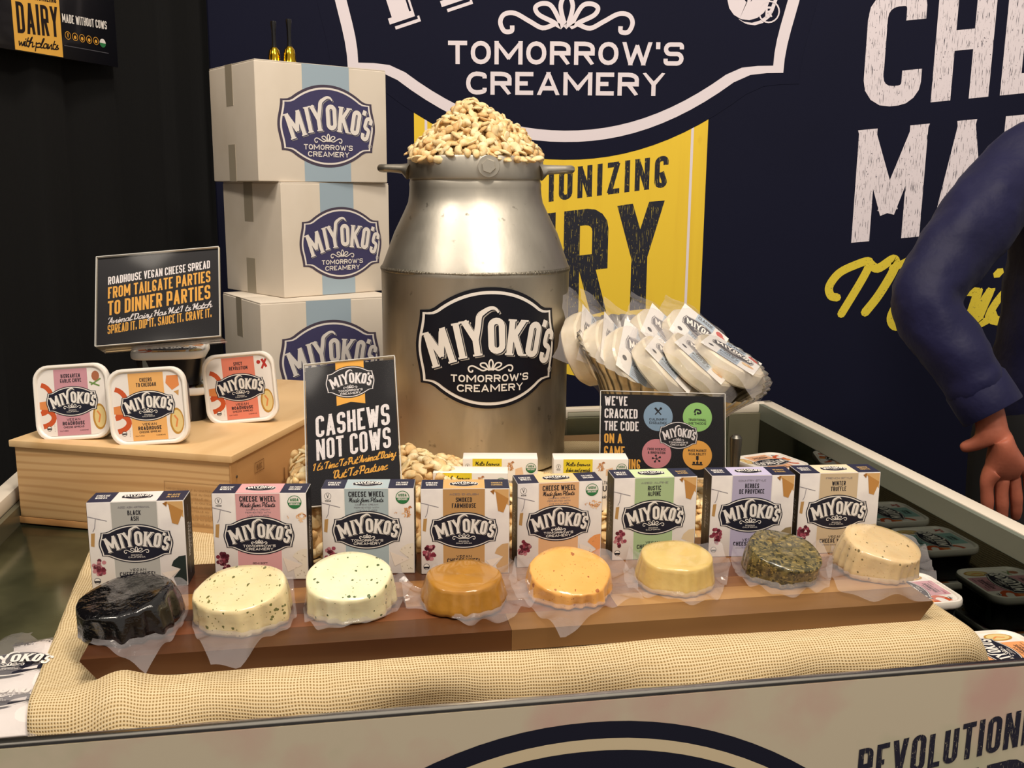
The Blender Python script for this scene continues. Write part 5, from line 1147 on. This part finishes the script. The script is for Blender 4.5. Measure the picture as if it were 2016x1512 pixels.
hipL = pel+Vector((-.09, -.03, -.05)); hipR = pel+Vector((.09, .04, -.05)); kL = Vector((hipL.x, hipL.y-.03, .50)); kR = Vector((hipR.x, hipR.y-.03, .50)); aL = Vector((kL.x, kL.y+.03, .09)); aR = Vector((kR.x, kR.y+.03, .09)); tL = aL+Vector((-.02, -.14, -.05)); tR = aR+Vector((.02, -.14, -.05))
per = thing('person', 'person in navy shirt and black trousers, one hand hanging down, at the right edge', 'person', (pel.x, pel.y, 0)); off = Vector((pel.x, pel.y, 0))
fdir = (HN-WR).normalized()
# hand frame: down = towards finger tips, lat = towards the thumb side (image left)
dn = (cR*.16-cU*.97+cF*.12).normalized(); lat = (-cR).cross(dn).cross(dn)*-1; lat = (-cR-dn*(-cR).dot(dn)).normalized(); nb = dn.cross(lat).normalized()
if nb.dot(cF) > 0: nb = -nb     # back of the hand faces the viewer
hb_ = WR+(HN-WR)*.45
palm = hb_+dn*.045+cR*.006
pts = [pel, (pel+ch)/2, ch, nk, hd-Vector((0, 0, .015)), hd+Vector((0, .008, .06)), SH, EL, WR, hb_, rsh, rel, rwr, rhn, hipL, kL, aL, tL, hipR, kR, aR, tR]
rad = [.09, .09, .10, .046, .082, .080, .055, .04, (.030, .024), (.036, .022), .055, .04, .028, .03, .08, .055, .04, .035, .08, .055, .04, .035]
ed = [(0, 1), (1, 2), (2, 3), (3, 4), (4, 5), (2, 6), (6, 7), (7, 8), (8, 9), (2, 10), (10, 11), (11, 12), (12, 13), (0, 14), (14, 15), (15, 16), (16, 17), (0, 18), (18, 19), (19, 20), (20, 21)]
# knuckle row and four fingers plus thumb on the left hand
kb = palm+dn*.028
base = len(pts); pts.append(palm); rad.append((.048, .022)); ed.append((9, base))
fing = [(.034, .0, .034, .022, .017, -.05, .0104), (.011, .004, .038, .025, .018, -.02, .0108), (-.012, .002, .035, .023, .018, .03, .0102), (-.034, -.006, .027, .018, .016, .10, .0092)]
for la, dd, l1, l2, l3, sp_, fr in fing:
    K = kb+lat*la+dn*dd; d1 = (dn+lat*(-sp_)*-1*0+lat*(sp_*-.6)-nb*.04).normalized(); d2 = (dn+lat*(sp_*-.3)-nb*.22).normalized(); d3 = (dn-nb*.45).normalized()
    b0 = len(pts); P0 = K; P1_ = K+dn*.014; P2_ = P1_+d1*l1; P3_ = P2_+d2*l2; P4_ = P3_+d3*l3
    pts += [P1_, P1_.lerp(P2_, .5), P2_, P2_.lerp(P3_, .5), P3_, P4_]; rad += [fr*1.18, fr*1.0, fr*1.1, fr*.93, fr*.98, fr*.72]; ed += [(base, b0), (b0, b0+1), (b0+1, b0+2), (b0+2, b0+3), (b0+3, b0+4), (b0+4, b0+5)]
T0_ = palm-dn*.020+lat*.036-nb*.008; T1_ = T0_+(lat*.8-dn*.05-nb*.45)*.016+dn*.003; T2_ = T1_+(lat*.8+dn*.25-nb*.4)*.017
b0 = len(pts); pts += [T0_, T1_, T2_]; rad += [.014, .0115, .0088]; ed += [(9, b0), (b0, b0+1), (b0+1, b0+2)]
hb0 = len(pts); pts += [hd+Vector((0, -.078, -.035)), hd+Vector((0, -.092, -.005)), hd+Vector((.088, .0, -.005)), hd+Vector((-.088, .0, -.005)), hd+Vector((0, -.045, -.075))]; rad += [.014, .010, .014, .014, .032]; ed += [(4, hb0), (hb0, hb0+1), (4, hb0+2), (4, hb0+3), (4, hb0+4)]
body = skin_obj('body', [Vector(p)-off for p in pts], ed, rad, skin, per, 0)
# nails
naim = mat('nail_skin', '#c99a86', .3, coat=.3)
# shirt: torso and both sleeves with cuffs
sp1 = SH.lerp(EL, .35); sp2 = SH.lerp(EL, .75); fo1 = EL.lerp(WR, .35); fo2 = EL.lerp(WR, .72); cu = EL.lerp(WR, .97)
spts = [pel-Vector((0, 0, .10)), (pel+ch)/2+Vector((0, 0, .03)), ch+Vector((0, 0, .05)), nk-Vector((0, 0, .06)), SH, sp1, sp2, EL+(EL-(SH+WR)/2).normalized()*.012, fo1, fo2, cu, rsh, rsh.lerp(rel, .5), rel, rel.lerp(rwr, .5), rwr]
srad = [.165, .155, .16, .085, .073, .071, .067, .063, .061, .054, .050, .075, .068, .06, .054, .045]
sed = [(0, 1), (1, 2), (2, 3), (2, 4), (4, 5), (5, 6), (6, 7), (7, 8), (8, 9), (9, 10), (2, 11), (11, 12), (12, 13), (13, 14), (14, 15)]
shirt = skin_obj('shirt', [p-off for p in spts], sed, srad, shirtm, per, 0, 3)
tex = bpy.data.textures.new('folds', 'CLOUDS'); tex.noise_scale = .075; tex.noise_depth = 2
dm = shirt.modifiers.new('folds', 'DISPLACE'); dm.texture = tex; dm.strength = .022; dm.mid_level = .5; dm.texture_coords = 'LOCAL'
ax = (WR-EL).normalized(); q = ax.to_track_quat('Z', 'Y').to_matrix().to_4x4(); mwc = Matrix.Translation(EL.lerp(WR, .80)-off) @ q; L = (WR-EL).length
lathe('cuff', [(.048, -.005), (.0505, 0), (.051, .03), (.0505, L*.24), (.0495, L*.252), (.047, L*.25), (.046, .02)], shirtm, per, 40, lambda i, a, r, z: (r*(1+.02*math.sin(a*2)), z), mw=mwc)
trs = skin_obj('trousers', [p-off for p in (pel+Vector((0, 0, .12)), pel-Vector((0, 0, .03)), hipL-Vector((0, 0, .10)), kL, aL+Vector((0, 0, .02)), hipR-Vector((0, 0, .10)), kR, aR+Vector((0, 0, .02)))], [(0, 1), (1, 2), (2, 3), (3, 4), (1, 5), (5, 6), (6, 7)], [.17, .18, .115, .085, .075, .11, .085, .075], trm, per, 0)
hairm = mat('dark_hair', '#2a201a', .8)
bm = bmesh.new(); bmesh.ops.create_icosphere(bm, subdivisions=3, radius=1)
for v in bm.verts:
    c = v.co.copy(); v.co = Vector((c.x*.088, c.y*.096, c.z*.082 if c.z > -.2 or c.y > .1 else -.016+c.z*.02)) + Vector((0, .020, .072))
o = bmobj('hair', bm, hairm, per, True); o.location = hd-off
for sx in (-1, 1):
    bm = bmesh.new(); bmesh.ops.create_icosphere(bm, subdivisions=2, radius=.011); o = bmobj('eye', bm, mat('eye_white', '#e8e4de', .2), per, True); o.location = hd-off+Vector((sx*.028, -.064, .012))
    box('shoe', -.045, .045, -.19, .07, 0, .075, mat('shoe', '#0c0c0d', .4), per, .025, 3).location = (aL if sx < 0 else aR)-off-Vector((0, 0, .09))
# ceiling-less hall: the area lights hang free out of view, no truss is modelled
